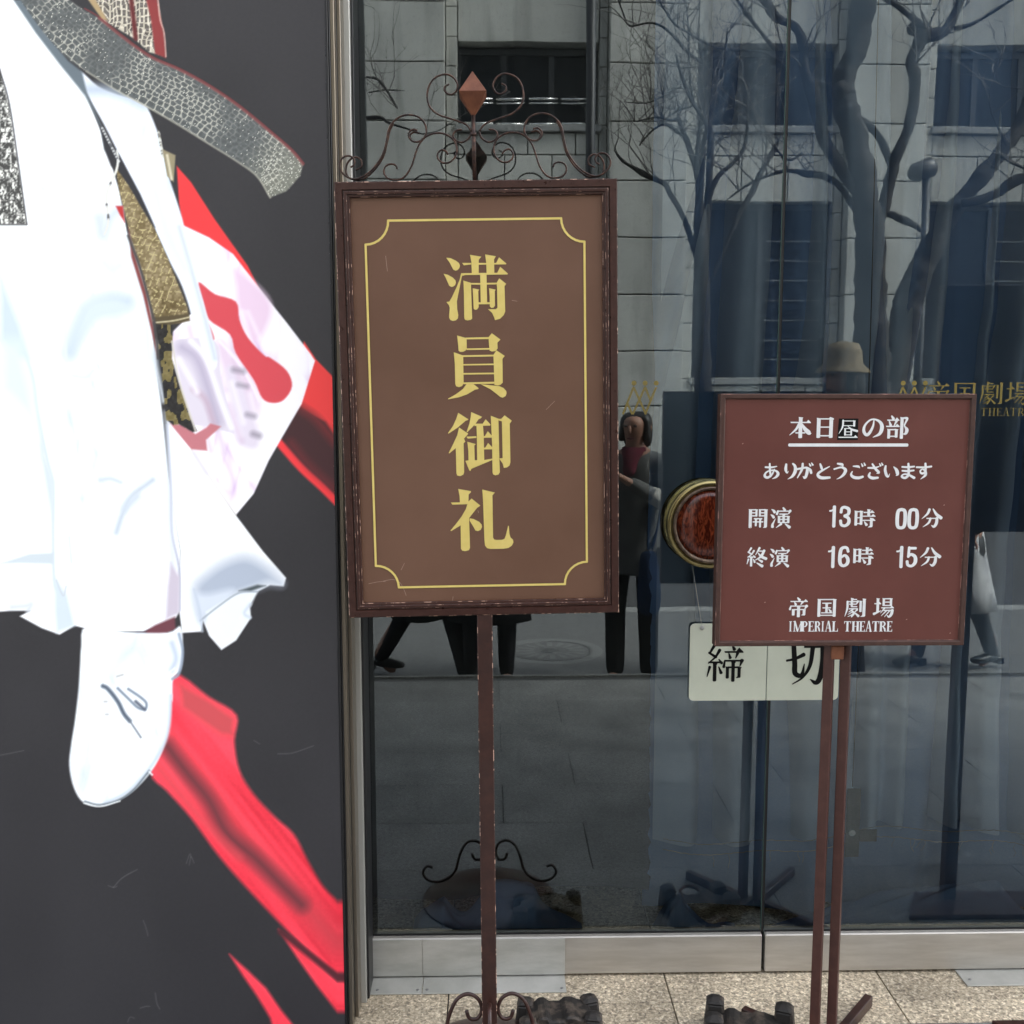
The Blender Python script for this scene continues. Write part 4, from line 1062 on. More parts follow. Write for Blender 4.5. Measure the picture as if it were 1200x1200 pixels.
# ---------------------------------------------------------------- ground
GE = -3.15
mb = MB(); mb.box(-30, 30, GE + .001, 3.45, -.3, -.012); structure(mb.build('frontage_ground', M['stone_joint']))
pav = empty('granite_paving', (0, 0, 0), kind='structure')
TW, TH, STR = .62, .40, .11
mb = MB(); mb.box(-.45 + .0015, .45 - .0015, -TH / 2 + .0012, TH / 2 - .0012, -.0105, 0.0); smesh = mb.build('granite_tile', M['slab'], bevel=.0008)
smesh.name = 'paving_slab'; sfirst = True
mb = MB(); mb.box(-TW / 2 + .0018, TW / 2 - .0018, -TH / 2 + .0018, TH / 2 - .0018, -.0105, 0.0); tmesh = mb.build('granite_tile', M['granite'], bevel=.0012)
first = True; cnt = 0
xj0 = at(912, 1160, 2.8).x
for j in range(-1, 9):
    yc = -.145 + .0 - j * TH
    yc = -.15 + .145 - TH / 2 - j * TH + .0
    yc = -.155 + TH / 2 - (j + 0) * TH
    off = (0 if j % 2 else TW / 2) + xj0 - TW / 2
    if yc - TH / 2 < GE - .05: continue
    for i in range(-5, 7):
        xc_ = off + i * TW
        if yc > .25: continue
        if j >= 1:
            if sfirst: o = smesh; o.parent = pav; sfirst = False
            else: o = child('paving_slab', pav, smesh.data)
            xc_ = off + i * .9; yq = yc - STR
        else:
            o = tmesh if first else child('granite_tile', pav, tmesh.data)
            if first: o.parent = pav; first = False
            yq = yc
        o.location = (xc_, yq, random.uniform(-.0006, .0004)); cnt += 1
# narrow course of beige granite between the door tiles and the grey slabs
mb = MB(); mb.box(-TW / 2 + .0018, TW / 2 - .0018, -STR / 2 + .0018, STR / 2 - .0018, -.0105, 0.0); stm = mb.build('granite_tile', M['granite'], bevel=.0012)
for i in range(-5, 7):
    o = stm if i == -5 else child('granite_tile', pav, stm.data)
    o.parent = pav; o.location = (xj0 + i * TW, -.155 - STR / 2, 0)
# remaining strip to the edge of the frontage
ylast = -.155 - 7 * TH - 0
for j in (2, 3):
    for i in range(-4, 6):
        o = child('granite_tile', pav, tmesh.data, loc=(xj0 + i * TW, -.155 + TH / 2 + j * TH - TH, 0)) if j > 1 else None
print('tiles', cnt)
# floor plates of the door pivots
def floor_plate(x0, x1, y0, y1, x0b, label, screws):
    mb = MB(); mb.add([(x0b, y0, .001), (x1, y0, .001), (x1, y1, .001), (x0, y1, .001), (x0b, y0, .004), (x1, y0, .004), (x1, y1, .004), (x0, y1, .004)],
                      [(3, 2, 1, 0), (4, 5, 6, 7), (0, 1, 5, 4), (1, 2, 6, 5), (2, 3, 7, 6), (3, 0, 4, 7)])
    o = mb.build('floor_plate', M['steel_pale'], bevel=.0006); tag(o, label, 'metal plate')
    for (a, b) in screws:
        mb = MB(); mb.lathe([(.0045, .004), (.0045, .0052), (.003, .0056), (.0001, .0056)], 14, (a, b, 0)); under(mb.build('screw', M['screw']), o)
        mb = MB(); mb.box(a - .003, a + .003, b - .0005, b + .0005, .0056, .0058); 
    return o
g = lambda px, py: (lambda d: CAM + d * ((0.004 - 1.7) / d.z))(ray(px, py))
pA, pB, pC = g(433, 1165), g(494, 1165), g(664, 1163)
y_in = .02
floor_plate(pA.x, pB.x, pA.y, y_in, pA.x, 'small steel floor plate at the foot of the jamb', [(pA.x + .02, pA.y + .02), (pB.x - .012, pA.y + .018)])
floor_plate(pB.x + .002, pC.x, pA.y, y_in, pB.x + .002, 'long steel floor plate under the left door behind the tall sign pole', [(pB.x + .014, pA.y + .018), (pC.x - .012, pA.y + .018)])
pD, pE = g(1115, 1131), g(1134, 1155)
floor_plate(pD.x - .0, 2.0, pE.y, y_in, pE.x, 'steel floor plate with slanted end under the right door', [(pE.x + .02, pE.y + .03)])
mb = MB(); q = g(466, 1140); mb.lathe([(.0001, .012), (.011, .01), (.013, .0)], 16, (q.x, q.y + .01, .004)); tag(mb.build('door_stop', M['chain']), 'small shiny stud under the left door rail', 'door stud')

# ---------------------------------------------------------------- iron weights
def weight(px, py, t, rz, label, sc_=1.0, mid=1.0, lug=.064):
    root = empty('iron_weight', (0, 0, 0), 0)
    loc = at(px, py, t)
    mb = MB()
    w, d, hh = .085 * sc_, .05 * sc_, .075
    # body with notched top edge and four ear lugs
    hh *= mid
    prof = [(-w, 0), (w, 0), (w, hh * .8), (w * .62, hh * .9), (w * .42, hh), (w * .16, hh), (w * .12, hh * .86), (-w * .32, hh * .86), (-w * .38, hh), (-w * .62, hh), (-w * .7, hh * .84), (-w, hh * .8)]
    n = len(prof)
    mb.add([(a, -d, b) for a, b in prof] + [(a, d, b) for a, b in prof], [tuple(range(n)), tuple(range(n, 2 * n))[::-1]] + [(i, i + n, (i + 1) % n + n, (i + 1) % n) for i in range(n)])
    body = mb.build('weight_body', M['rubber'], bevel=.005); body.parent = root
    for sx_, sy_ in ((1, 1), (1, -1), (-1, 1), (-1, -1)):
        mb = MB(); r0 = .027 * sc_; lh = lug * random.uniform(.88, 1.04)
        mb.box(-r0, r0, -r0 * .95, r0 * .95, 0, lh * .86); mb.v = [(a * (1 - .22 * (c_ > .01)), b * (1 - .18 * (c_ > .01)), c_) for a, b, c_ in mb.v]
        mb.add([(a * .62, b * .62, lh) if c_ > .01 else (a * .99, b * .99, lh * .8) for a, b, c_ in list(mb.v)], [(0, 1, 3, 2), (4, 6, 7, 5), (0, 4, 5, 1), (2, 3, 7, 6), (0, 2, 6, 4), (1, 5, 7, 3)])
        q = mb.build('lug', M['rubber'], bevel=.007); q.parent = root; q.location = (sx_ * w, sy_ * d * .9, 0); q.rotation_euler = (0, 0, random.uniform(-.3, .3))
    mb = MB(); mb.tube(smooth_pts([(-.03, -d - .002, .03), (-.03, -d - .03, .045), (0, -d - .045, .05), (.03, -d - .03, .045), (.03, -d - .002, .03)], 4), .006, 8)
    q = mb.build('carry_loop', M['iron']); q.parent = root
    root.location = (loc.x, loc.y, 0.001); root.rotation_euler = (0, 0, rz)
    tag(root, label, 'weight', 'iron weights holding the stands down')
    return root
weight(655, 1195, 2.61, R(2), 'worn black iron weight right of the tall sign pole', 1.0, 1.0, .082)
weight(878, 1200, 2.57, R(-14), 'worn black iron weight left of the small sign posts', 1.05, .72, .088)
# ================================================================ POSTER PRINT
# A flat print: the picture is stored as colours on a fine sheet mesh (a print has no relief).
def poster():
    step = 0.97
    gx = np.concatenate([np.arange(-330, -12, 8.0), np.arange(-12, 395.6, step), [395.6]])
    gy = np.concatenate([np.arange(-160, -12, 8.0), np.arange(-12, 1212, step), np.arange(1213, 1262, 6.0)])
    X, Y = np.meshgrid(gx, gy)
    nx, ny = len(gx), len(gy)
    img = np.zeros((ny, nx, 3)); 
    rs = np.random.RandomState(5)
    def noise(sx, sy, seed=0):
        r = np.random.RandomState(seed); h_, w_ = int((Y.max() - Y.min()) / sy) + 3, int((X.max() - X.min()) / sx) + 3
        a = r.rand(h_, w_); fx = (X - X.min()) / sx; fy = (Y - Y.min()) / sy
        ix, iy = fx.astype(int), fy.astype(int); tx, ty = fx - ix, fy - iy
        tx = tx * tx * (3 - 2 * tx); ty = ty * ty * (3 - 2 * ty)
        return (a[iy, ix] * (1 - tx) + a[iy, ix + 1] * tx) * (1 - ty) + (a[iy + 1, ix] * (1 - tx) + a[iy + 1, ix + 1] * tx) * ty
    def noise_at(U, V, su, sv, seed=0):
        r = np.random.RandomState(seed); U = (U - U.min()) / su; V = (V - V.min()) / sv
        a = r.rand(int(V.max()) + 3, int(U.max()) + 3); ix, iy = U.astype(int), V.astype(int); tx, ty = U - ix, V - iy
        tx = tx * tx * (3 - 2 * tx); ty = ty * ty * (3 - 2 * ty)
        return (a[iy, ix] * (1 - tx) + a[iy, ix + 1] * tx) * (1 - ty) + (a[iy + 1, ix] * (1 - tx) + a[iy + 1, ix + 1] * tx) * ty
    def rot(a):
        c_, s_ = math.cos(math.radians(a)), math.sin(math.radians(a)); return X * c_ + Y * s_, -X * s_ + Y * c_
    def C(*c): return np.array([(x / 255) for x in c])
    def sm(pts, k=5, closed=True):
        P = [np.array(q, float) for q in pts]; n = len(P); out = []
        for i in range(n):
            p0, p1, p2, p3 = P[(i - 1) % n], P[i], P[(i + 1) % n], P[(i + 2) % n]
            for j in range(k):
                t = j / k
                out.append(0.5 * ((2 * p1) + (p2 - p0) * t + (2 * p0 - 5 * p1 + 4 * p2 - p3) * t * t + (3 * p1 - p0 - 3 * p2 + p3) * t ** 3))
        return out
    def mask(pts, soft=1.0, smooth=False):
        if smooth: pts = sm(pts, 4)
        P = np.array(pts, float); pad = soft * 1.5 + 2
        x0, x1 = P[:, 0].min() - pad, P[:, 0].max() + pad; y0, y1 = P[:, 1].min() - pad, P[:, 1].max() + pad
        i0, i1 = np.searchsorted(gx, x0), np.searchsorted(gx, x1); j0, j1 = np.searchsorted(gy, y0), np.searchsorted(gy, y1)
        m = np.zeros(X.shape)
        if i1 <= i0 or j1 <= j0: return m
        xs, ys = X[j0:j1, i0:i1], Y[j0:j1, i0:i1]
        d = np.full(xs.shape, 1e9); ins = np.zeros(xs.shape, bool)
        for k in range(len(P)):
            a, b = P[k], P[(k + 1) % len(P)]
            ex, ey = b - a; L2 = ex * ex + ey * ey + 1e-9
            t = np.clip(((xs - a[0]) * ex + (ys - a[1]) * ey) / L2, 0, 1)
            dd = (xs - a[0] - t * ex) ** 2 + (ys - a[1] - t * ey) ** 2
            d = np.minimum(d, dd)
            c1_ = (a[1] <= ys) != (b[1] <= ys)
            with np.errstate(divide='ignore', invalid='ignore'):
                xi = a[0] + (ys - a[1]) * ex / (ey if abs(ey) > 1e-9 else 1e-9)
            ins ^= c1_ & (xs < xi)
        d = np.sqrt(d); s_ = np.where(ins, d, -d)
        m[j0:j1, i0:i1] = np.clip(0.5 + s_ / (2 * soft), 0, 1)
        return m
    def put(m, col):
        nonlocal img
        c = col if isinstance(col, np.ndarray) and col.ndim == 3 else np.array(col)
        img = img * (1 - m[..., None]) + c * m[..., None]
    def line(pts, w, col, soft=1.0, op=1.0, k=5):
        """soft brush line, (x, y) or (x, y, width)"""
        q = [(a[0], a[1], a[2] if len(a) > 2 else w) for a in pts]
        P = smooth_pts(q, k) if len(q) > 2 else q
        best = np.zeros(X.shape)
        for a, b in zip(P[:-1], P[1:]):
            ww = max(a[2], b[2]) / 2 + soft + 2
            i0, i1 = np.searchsorted(gx, min(a[0], b[0]) - ww), np.searchsorted(gx, max(a[0], b[0]) + ww)
            j0, j1 = np.searchsorted(gy, min(a[1], b[1]) - ww), np.searchsorted(gy, max(a[1], b[1]) + ww)
            if i1 <= i0 or j1 <= j0: continue
            xs, ys = X[j0:j1, i0:i1], Y[j0:j1, i0:i1]
            ex, ey = b[0] - a[0], b[1] - a[1]; t = np.clip(((xs - a[0]) * ex + (ys - a[1]) * ey) / (ex * ex + ey * ey + 1e-9), 0, 1)
            dd = np.hypot(xs - a[0] - t * ex, ys - a[1] - t * ey); w_ = (a[2] + (b[2] - a[2]) * t) / 2
            best[j0:j1, i0:i1] = np.maximum(best[j0:j1, i0:i1], np.clip((w_ - dd) / (2 * soft) + .5, 0, 1))
        put(best * op, col)
    s1 = lambda pts: [(a / 2.857, b / 2.857) for a, b in pts]
    s2 = lambda pts: [(a / 2.857, 400 + b / 2.857) for a, b in pts]
    s3 = lambda pts: [(a / 2.857, 780 + b / 2.857) for a, b in pts]
    g1, g2, g3 = noise(60, 90, 1), noise(9, 14, 2), noise(2.4, 2.4, 3)
    img[:] = C(46, 45, 48); img += ((g1 - .5) * .02)[..., None] + ((g3 - .5) * .012)[..., None]
    WH = C(250, 252, 254)
    U1, V1 = rot(82); U2, V2 = rot(60); U3, V3 = rot(104)
    fold = np.abs(noise_at(U1, V1, 150, 26, 51) - .5) * .5 + np.abs(noise_at(U2, V2, 90, 17, 52) - .5) * .35 + np.abs(noise_at(U3, V3, 70, 12, 53) - .5) * .2
    wk = np.clip(.17 - fold, 0, .17) / .17
    wh = np.ones(X.shape + (3,)) * WH - (wk ** 2 * .10 * np.clip(g1 * 1.6 - .25, .1, 1))[..., None] * np.array([1.5, 1.15, .75]) + ((g3 - .5) * .012)[..., None]
    # red ribbon right
    put(mask(s1([(592, 556), (640, 610), (720, 735), (830, 890), (880, 990), (790, 870), (700, 800), (612, 756), (600, 680)]), 1), C(234, 58, 62))
    put(mask(s2([(1018, 0), (1058, 60), (1160, 165), (1170, 350), (1120, 318), (1085, 270), (1000, 220), (990, 120)]), 1), C(232, 62, 62))
    put(mask(s2([(1000, 215), (1050, 250), (1090, 270), (1122, 320), (1170, 370), (1170, 590), (1122, 545), (935, 340), (960, 300)]), 2), C(64, 34, 38))
    line(s2([(1010, 225), (1060, 262), (1120, 335), (1170, 380)]), 26 / 2.8, C(118, 40, 44), 5, .8)
    line(s2([(935, 340), (1010, 425), (1080, 490), (1170, 580)]), 26 / 2.857, C(240, 60, 66), 1.5)
    line(s2([(975, 340), (1040, 420), (1130, 500), (1170, 520)]), 24 / 2.857, C(120, 40, 46), 5, .6)
    # white and pink banner
    ban = s1([(615, 755), (700, 795), (780, 850), (880, 980), (960, 1080), (1040, 1185)]) + s2([(1055, 65), (1010, 210), (940, 330), (900, 400), (850, 510), (790, 582), (690, 450), (620, 360), (560, 270), (545, 0)]) + s1([(640, 1050), (610, 900)])
    bc_ = np.ones(X.shape + (3,)) * C(250, 247, 252) - (wk ** 2 * .14)[..., None] * np.array([.9, 1.6, .8])
    put(mask(ban, 1), bc_)
    put(mask(s1([(785, 900), (850, 945), (905, 1010), (900, 1080), (850, 1150), (800, 1040), (790, 960)]), 5, True), C(232, 205, 226))
    put(mask(s2([(725, 0), (770, 10), (830, 90), (870, 200), (850, 260), (790, 180), (745, 90)]), 5, True), C(228, 208, 226))
    put(mask(s2([(760, 90), (800, 110), (845, 240), (870, 320), (850, 360), (790, 330), (770, 200)]), 4, True), C(226, 216, 230))
    for k in range(26):
        a = rs.rand(2); x_, y_ = 215 + a[0] * 80, 350 + a[1] * 140
        line([(x_, y_), (x_ + 6 + rs.rand() * 10, y_ + 22 + rs.rand() * 26)], 3 + rs.rand() * 5, C(214, 190, 212) if k % 2 else C(252, 250, 254), 3, .5)
    # red stripes on the banner
    put(mask(s1([(665, 945), (720, 985), (790, 1010), (802, 1070), (830, 1130), (885, 1190)]) + s2([(905, 55), (960, 98), (978, 150), (950, 196), (912, 206), (878, 190), (850, 130), (790, 40)]) + s1([(770, 1120), (700, 1070), (680, 1010)]), 1.2, True), C(214, 74, 84))
    put(mask(s1([(640, 1000), (665, 1030), (700, 1085), (718, 1135), (695, 1132), (665, 1090)]), 1.2, True), C(214, 84, 92))
    line(s2([(735, 0), (790, 60), (835, 130), (868, 200)]), 3, C(244, 236, 246), 1.5)
    for y_, w in ((95, 18), (145, 14), (245, 16), (310, 20)):
        line(s2([(755 + y_ * .3, y_), (790 + y_ * .25, y_ + 6)]), w / 2.8, C(120, 112, 128), 3, .55)
    # pale lilac folded cloth under the gold strip
    put(mask(s2([(575, 0), (720, 0), (740, 120), (782, 290), (770, 305), (700, 285), (640, 270), (612, 170), (590, 60)]), 1, True), C(222, 214, 226))
    line(s2([(610, 20), (660, 60), (700, 170), (730, 270)]), 30 / 2.8, C(170, 160, 186), 6, .7)
    line(s2([(650, 160), (690, 200), (720, 290)]), 16 / 2.8, C(190, 160, 178), 4, .7)
    line(s2([(640, 0), (690, 60), (740, 200), (775, 290)]), 12 / 2.8, C(250, 250, 255), 3)
    line(s2([(600, 60), (640, 130), (660, 170)]), 5, C(244, 240, 248), 3)
    put(mask(s2([(570, 275), (610, 280), (655, 310), (690, 290), (705, 275), (740, 285), (690, 330), (694, 366), (640, 362)]), 1.2), C(196, 120, 128))
    # main white costume
    main = [(-330, -160), (10, -160), (17, 0)] + s1([(130, 110), (200, 200), (290, 320), (350, 470), (400, 640), (430, 800), (470, 900), (500, 1000), (520, 1200)]) + s2([(545, 250), (565, 450), (604, 700), (602, 900), (590, 925), (545, 945), (480, 972), (370, 970), (290, 962), (250, 952), (200, 982), (140, 960), (66, 920), (100, 902), (40, 902), (0, 905)]) + [(-120, 715), (-330, 640)]
    put(mask(main, 1), wh)
    put(mask(s1([(270, 240), (330, 290), (400, 318), (480, 345), (520, 420), (545, 500), (562, 580), (610, 730), (650, 900), (700, 1080), (728, 1210), (700, 1230), (650, 1080), (610, 960), (570, 880), (520, 770), (450, 620), (400, 520), (350, 420), (290, 310)]), 1.2, True), wh * C(244, 248, 255))
    line(s1([(300, 300), (380, 305), (480, 345)]), 14, C(176, 190, 206), 6, .7)
    line(s1([(600, 760), (640, 900), (690, 1080), (720, 1200)]), 5, C(198, 206, 222), 2.5, .7)
    line(s1([(520, 640), (560, 780), (620, 900)]), 9, C(226, 234, 246), 5, .8)
    # lower flap
    put(mask(s2([(560, 270), (640, 362), (700, 450), (790, 582), (880, 702), (958, 792), (950, 820), (905, 816), (862, 838), (835, 882), (840, 925), (790, 1000), (742, 1032), (700, 985), (680, 935), (674, 972), (610, 976), (600, 900), (604, 700), (570, 500)]), 1), wh)
    put(mask(s2([(650, 830), (690, 780), (760, 735), (830, 722), (900, 760), (945, 812), (900, 812), (850, 830), (790, 850), (720, 880), (672, 930)]), 9, True), C(176, 186, 202))
    put(mask(s2([(655, 850), (700, 845), (780, 830), (760, 870), (700, 905), (674, 930)]), 5, True), C(214, 222, 234))
    put(mask(s2([(800, 835), (862, 815), (890, 818), (840, 836)]), 1.5), C(74, 84, 88))
    put(mask(s2([(690, 905), (790, 845), (862, 838), (838, 890), (805, 925), (836, 880), (838, 925), (790, 1000), (742, 1030), (705, 985)]), 2), C(238, 244, 248))
    line(s2([(672, 934), (730, 888), (800, 842), (862, 838)]), 1.5, C(150, 160, 172), 1.2)
    line(s2([(838, 880), (818, 910), (838, 925)]), 3, C(206, 216, 228), 2)
    line(s2([(640, 362), (700, 452), (790, 582)]), 1.2, C(214, 206, 200), 1.0, .8)
    line(s2([(650, 375), (690, 440)]), 5, C(226, 222, 230), 3)
    line(s2([(650, 830), (668, 900), (678, 970)]), 2.0, C(196, 206, 220), 1.8)
    # trouser leg seams and folds
    sh = C(196, 208, 222); sh2 = C(222, 230, 238)
    line(s2([(560, 280), (572, 480), (576, 640), (600, 760), (602, 900)]), 2.2, C(176, 178, 198), 1.4)
    line(s2([(556, 240), (572, 620), (580, 760)]), 6, C(214, 222, 232), 4, .7)
    put(mask(s2([(572, 740), (602, 790), (600, 910), (556, 930), (562, 820)]), 2.5), C(206, 196, 210))
    put(mask(s2([(484, 972), (520, 950), (586, 922), (588, 962), (550, 982), (500, 984)]), 1.6), C(112, 62, 72))
    line(s2([(370, 972), (430, 976), (486, 974)]), 2.0, C(70, 64, 78), 1.2)
    line(s2([(70, 0), (110, 120), (125, 230), (160, 400), (178, 480), (178, 640), (182, 800), (200, 850)]), 3.2, C(206, 218, 228), 2.0)
    put(mask(s2([(128, 250), (150, 380), (182, 470), (178, 600), (160, 520), (140, 400)]), 3), C(214, 224, 232))
    put(mask(s1([(0, 920), (30, 990), (70, 1090), (100, 1200), (60, 1200), (0, 1140)]), 6), C(206, 220, 238))
    put(mask(s2([(0, 0), (70, 0), (112, 160), (126, 300), (80, 240), (0, 160)]), 12), C(222, 234, 246))
    put(mask(s2([(0, 744), (100, 712), (180, 708), (178, 745), (60, 742)]), 1.6), C(208, 218, 224))
    put(mask(s2([(184, 790), (226, 850), (250, 952), (190, 975), (184, 900)]), 3), C(212, 224, 234))
    line(s2([(232, 655), (240, 740)]), 2, C(216, 224, 232), 1.5); line(s2([(190, 800), (205, 840), (215, 850), (222, 820)]), 1.6, C(200, 208, 214), 1.2)
    line(s2([(40, 890), (90, 885), (105, 880), (95, 900)]), 5, C(216, 222, 228), 3)
    line(s1([(235, 1180), (262, 1110), (300, 1040), (370, 1005), (425, 1010)]), 16, C(186, 202, 222), 8, .9)
    put(mask(s1([(280, 1020), (380, 990), (440, 1030), (400, 1070), (330, 1080), (260, 1140), (232, 1190)]), 10, True), C(214, 226, 240))
    line(s1([(350, 880), (375, 905), (400, 890)]), 18, C(222, 230, 240), 9, .8)
    line(s1([(225, 1020), (218, 1120), (222, 1210)]), 3, C(226, 232, 236), 2)
    line(s1([(330, 730), (345, 790), (370, 730), (400, 700)]), 14, C(206, 216, 228), 6, .8)
    line(s1([(430, 800), (480, 1000), (500, 1200)]), 10, C(224, 232, 240), 5, .8)
    line(s2([(245, 115), (290, 120), (312, 98)]), 4, sh2, 3); line(s2([(335, 465), (370, 460), (405, 472)]), 4, C(206, 216, 224), 2.5)
    line(s2([(390, 640), (410, 580), (440, 520), (512, 464)], ), 6, C(190, 202, 214), 3, .85)
    line(s2([(420, 560), (460, 520)]), 8, C(206, 216, 226), 5)
    line(s2([(480, 400), (470, 460), (500, 380)]), 8, C(230, 236, 242), 6)
    line(s2([(530, 0), (520, 60), (548, 200)]), 5, C(206, 214, 222), 3)
    # dark gap between coat edges
    put(mask(s1([(70, 0), (150, 110), (230, 205), (275, 240), (292, 312), (340, 420), (385, 520), (440, 600), (500, 720), (520, 770), (480, 700), (430, 620), (385, 560), (350, 500), (335, 420), (285, 320), (200, 215), (120, 110), (46, 0)]), 1.5), C(104, 116, 124))
    put(mask(s1([(335, 420), (352, 440), (400, 520), (470, 650), (520, 762), (500, 750), (440, 640), (400, 590), (372, 556), (350, 500)]), 1.2), C(44, 44, 50))
    # gold strap
    gold = np.ones(X.shape + (3,)) * C(130, 114, 80); gold += ((g2 - .5) * .16 + (g3 - .5) * .2)[..., None]
    cell = (np.abs(((X * .9 + Y * .35 + g2 * 4) / 7.5) % 1 - .5) > .42) | (np.abs(((Y * .95 - X * .2 + g2 * 5) / 9) % 1 - .5) > .44)
    gold = np.where((cell & (g3 > .45))[..., None], C(190, 176, 128), gold)
    put(mask(s1([(388, 560), (430, 620), (490, 722), (520, 770), (560, 860), (600, 960), (628, 1030), (634, 1072), (600, 1082), (530, 1088), (512, 1074), (500, 1000), (470, 890), (440, 800), (420, 720), (400, 640)]), 1), gold)
    put(mask(s1([(515, 1062), (632, 1050), (636, 1074), (560, 1090), (520, 1086)]), 1.2), C(84, 72, 48))
    line(s1([(520, 1080), (580, 1074), (634, 1062)]), 1.6, C(216, 206, 170), .8)
    put(mask(s1([(430, 760), (450, 850), (490, 980), (512, 1090), (528, 1200), (510, 1120), (480, 990), (440, 860)]), 1.2), C(132, 64, 62))
    line(s1([(430, 790), (470, 900), (500, 1010), (522, 1100), (530, 1200)]), 3.0, C(70, 66, 66), 1.2)
    put(mask(s1([(388, 690), (412, 690), (418, 745), (402, 720)]), 1.2), C(190, 50, 52))
    # hanging dark and gold strip
    strip = np.where((noise(4, 9, 11) > .52)[..., None], C(120, 108, 66), C(34, 32, 32)); strip = strip + ((g3 - .5) * .12)[..., None]
    put(mask(s1([(522, 1085), (580, 1088), (576, 1200)]) + s2([(600, 140), (640, 260), (660, 300), (645, 304), (600, 278), (580, 280), (556, 262), (545, 140), (530, 0)]), 1), strip)
    line(s2([(576, 0), (600, 130), (655, 300)]), 2, C(212, 206, 196), 1)
    # chain cord
    for a, b in zip(np.linspace(0, 1, 40)[:-1], np.linspace(0, 1, 40)[1:]):
        q = [(s1([(392 - 46 * t + 10 * math.sin(t * 9), 505 + 280 * t)])[0]) for t in (a, b)]
        line(q, 2.4, C(88, 88, 90) if int(a * 78) % 2 else C(226, 226, 220), .8, 1, 1)
    for a in np.linspace(0, 1, 24):
        q = s1([(340 + 55 * a, 425 + 110 * a)])[0]; line([q, (q[0] + 1.5, q[1] + 2)], 2.4, C(220, 222, 220) if int(a * 23) % 2 else C(96, 98, 102), .7, 1, 1)
    for a in np.linspace(0, 1, 18):
        q = s1([(530 + 14 * a, 440 + 80 * a)])[0]; line([q, (q[0] + 1, q[1] + 2)], 2.4, C(220, 222, 214) if int(a * 17) % 2 else C(130, 128, 120), .7, 1, 1)
    put(mask(s1([(545, 500), (588, 520), (582, 610), (560, 590)]), 1), C(150, 140, 110)); line(s1([(560, 520), (575, 600)]), 3, C(214, 206, 180), 1)
    # silver glitter panel at the left edge
    gl = noise(2.2, 6, 21) * .6 + noise(1.6, 1.6, 22) * .6
    glit = np.ones(X.shape + (3,)) * np.clip(.42 + (gl - .55) * 1.6, .25, 1)[..., None] * np.array([1, 1, .97])
    put(mask([(-40, -160)] + s1([(-40, 100), (0, 230), (30, 350), (60, 550), (90, 750)]) + [(-60, 264)], 1), glit)
    line(s1([(0, 235), (32, 350), (62, 550), (90, 750)]), 1.6, C(70, 70, 72), .8); line(s1([(0, 752), (90, 752)]), 1.8, C(90, 90, 90), .8)
    # tail of a second sash at the top
    s2tex = np.where((np.abs((X / 5.2 + g2 * 1.2) % 1 - .5) > .33)[..., None] | (np.abs((Y / 8 + g2 * 1.5) % 1 - .5) > .4)[..., None], C(206, 198, 180), C(104, 98, 92)) + ((g3 - .5) * .2)[..., None]
    put(mask([(105, -160), (185, -160)] + s1([(530, 0), (548, 110), (555, 190), (500, 175), (450, 130), (350, 70), (300, 0)]), 1), s2tex)
    put(mask([(60, -160), (108, -160)] + s1([(320, 0), (362, 70), (340, 62), (296, 0)]), 1), C(176, 152, 112))
    put(mask([(172, -160), (186, -160)] + s1([(526, 0), (548, 110), (556, 195), (520, 180), (505, 60), (490, 0)]), 1.2), C(140, 52, 52))
    line([(186, -160)] + s1([(530, 0), (550, 110), (556, 190)]), 1.4, C(210, 170, 160), .8)
    line(s1([(440, 0), (455, 130)]), 5, C(96, 30, 32), 1.5)
    # main sash: crocodile pattern following the band
    up = smooth_pts(s1([(150, -60), (260, 20), (330, 62), (400, 118), (500, 190), (600, 235), (700, 290), (800, 358), (900, 440), (975, 505), (1015, 552)]), 8)
    dn = smooth_pts(s1([(30, -60), (110, 60), (165, 130), (230, 198), (310, 252), (400, 308), (500, 362), (600, 420), (700, 482), (790, 538), (860, 590), (905, 662)]), 8)
    band = [(-10, -160), (20, -160)] + up + s1([(1005, 590), (960, 640)]) + dn[::-1]
    mb_ = mask(band, 1.0)
    A_ = np.array(up); B_ = np.array(dn[:len(up)] if len(dn) >= len(up) else dn)
    yy, xx = np.where(mb_ > 0)
    P_ = np.stack([X[yy, xx], Y[yy, xx]], 1)
    cen = np.array([(np.array(up[int(i * (len(up) - 1) / 79)]) + np.array(dn[int(i * (len(dn) - 1) / 79)])) / 2 for i in range(80)])
    hw = np.array([np.hypot(*(np.array(up[int(i * (len(up) - 1) / 79)]) - np.array(dn[int(i * (len(dn) - 1) / 79)]))) / 2 for i in range(80)])
    seg = np.hypot(*np.diff(cen, axis=0).T); arc = np.concatenate([[0], np.cumsum(seg)])
    bd = np.full(len(P_), 1e9); sS = np.zeros(len(P_)); sC = np.zeros(len(P_))
    for i in range(79):
        a, b = cen[i], cen[i + 1]; e = b - a; L2 = (e ** 2).sum()
        t = np.clip(((P_ - a) @ e) / L2, 0, 1); q = P_ - a - t[:, None] * e; dd = np.hypot(q[:, 0], q[:, 1])
        better = dd < bd; bd = np.where(better, dd, bd)
        sg = (q[:, 0] * e[1] - q[:, 1] * e[0]) / math.sqrt(L2)
        sS = np.where(better, arc[i] + t * seg[i], sS); sC = np.where(better, sg, sC)
    # jittered cells (nearest and second nearest seed)
    rs2 = np.random.RandomState(8); seeds = []
    c_ = -40.0
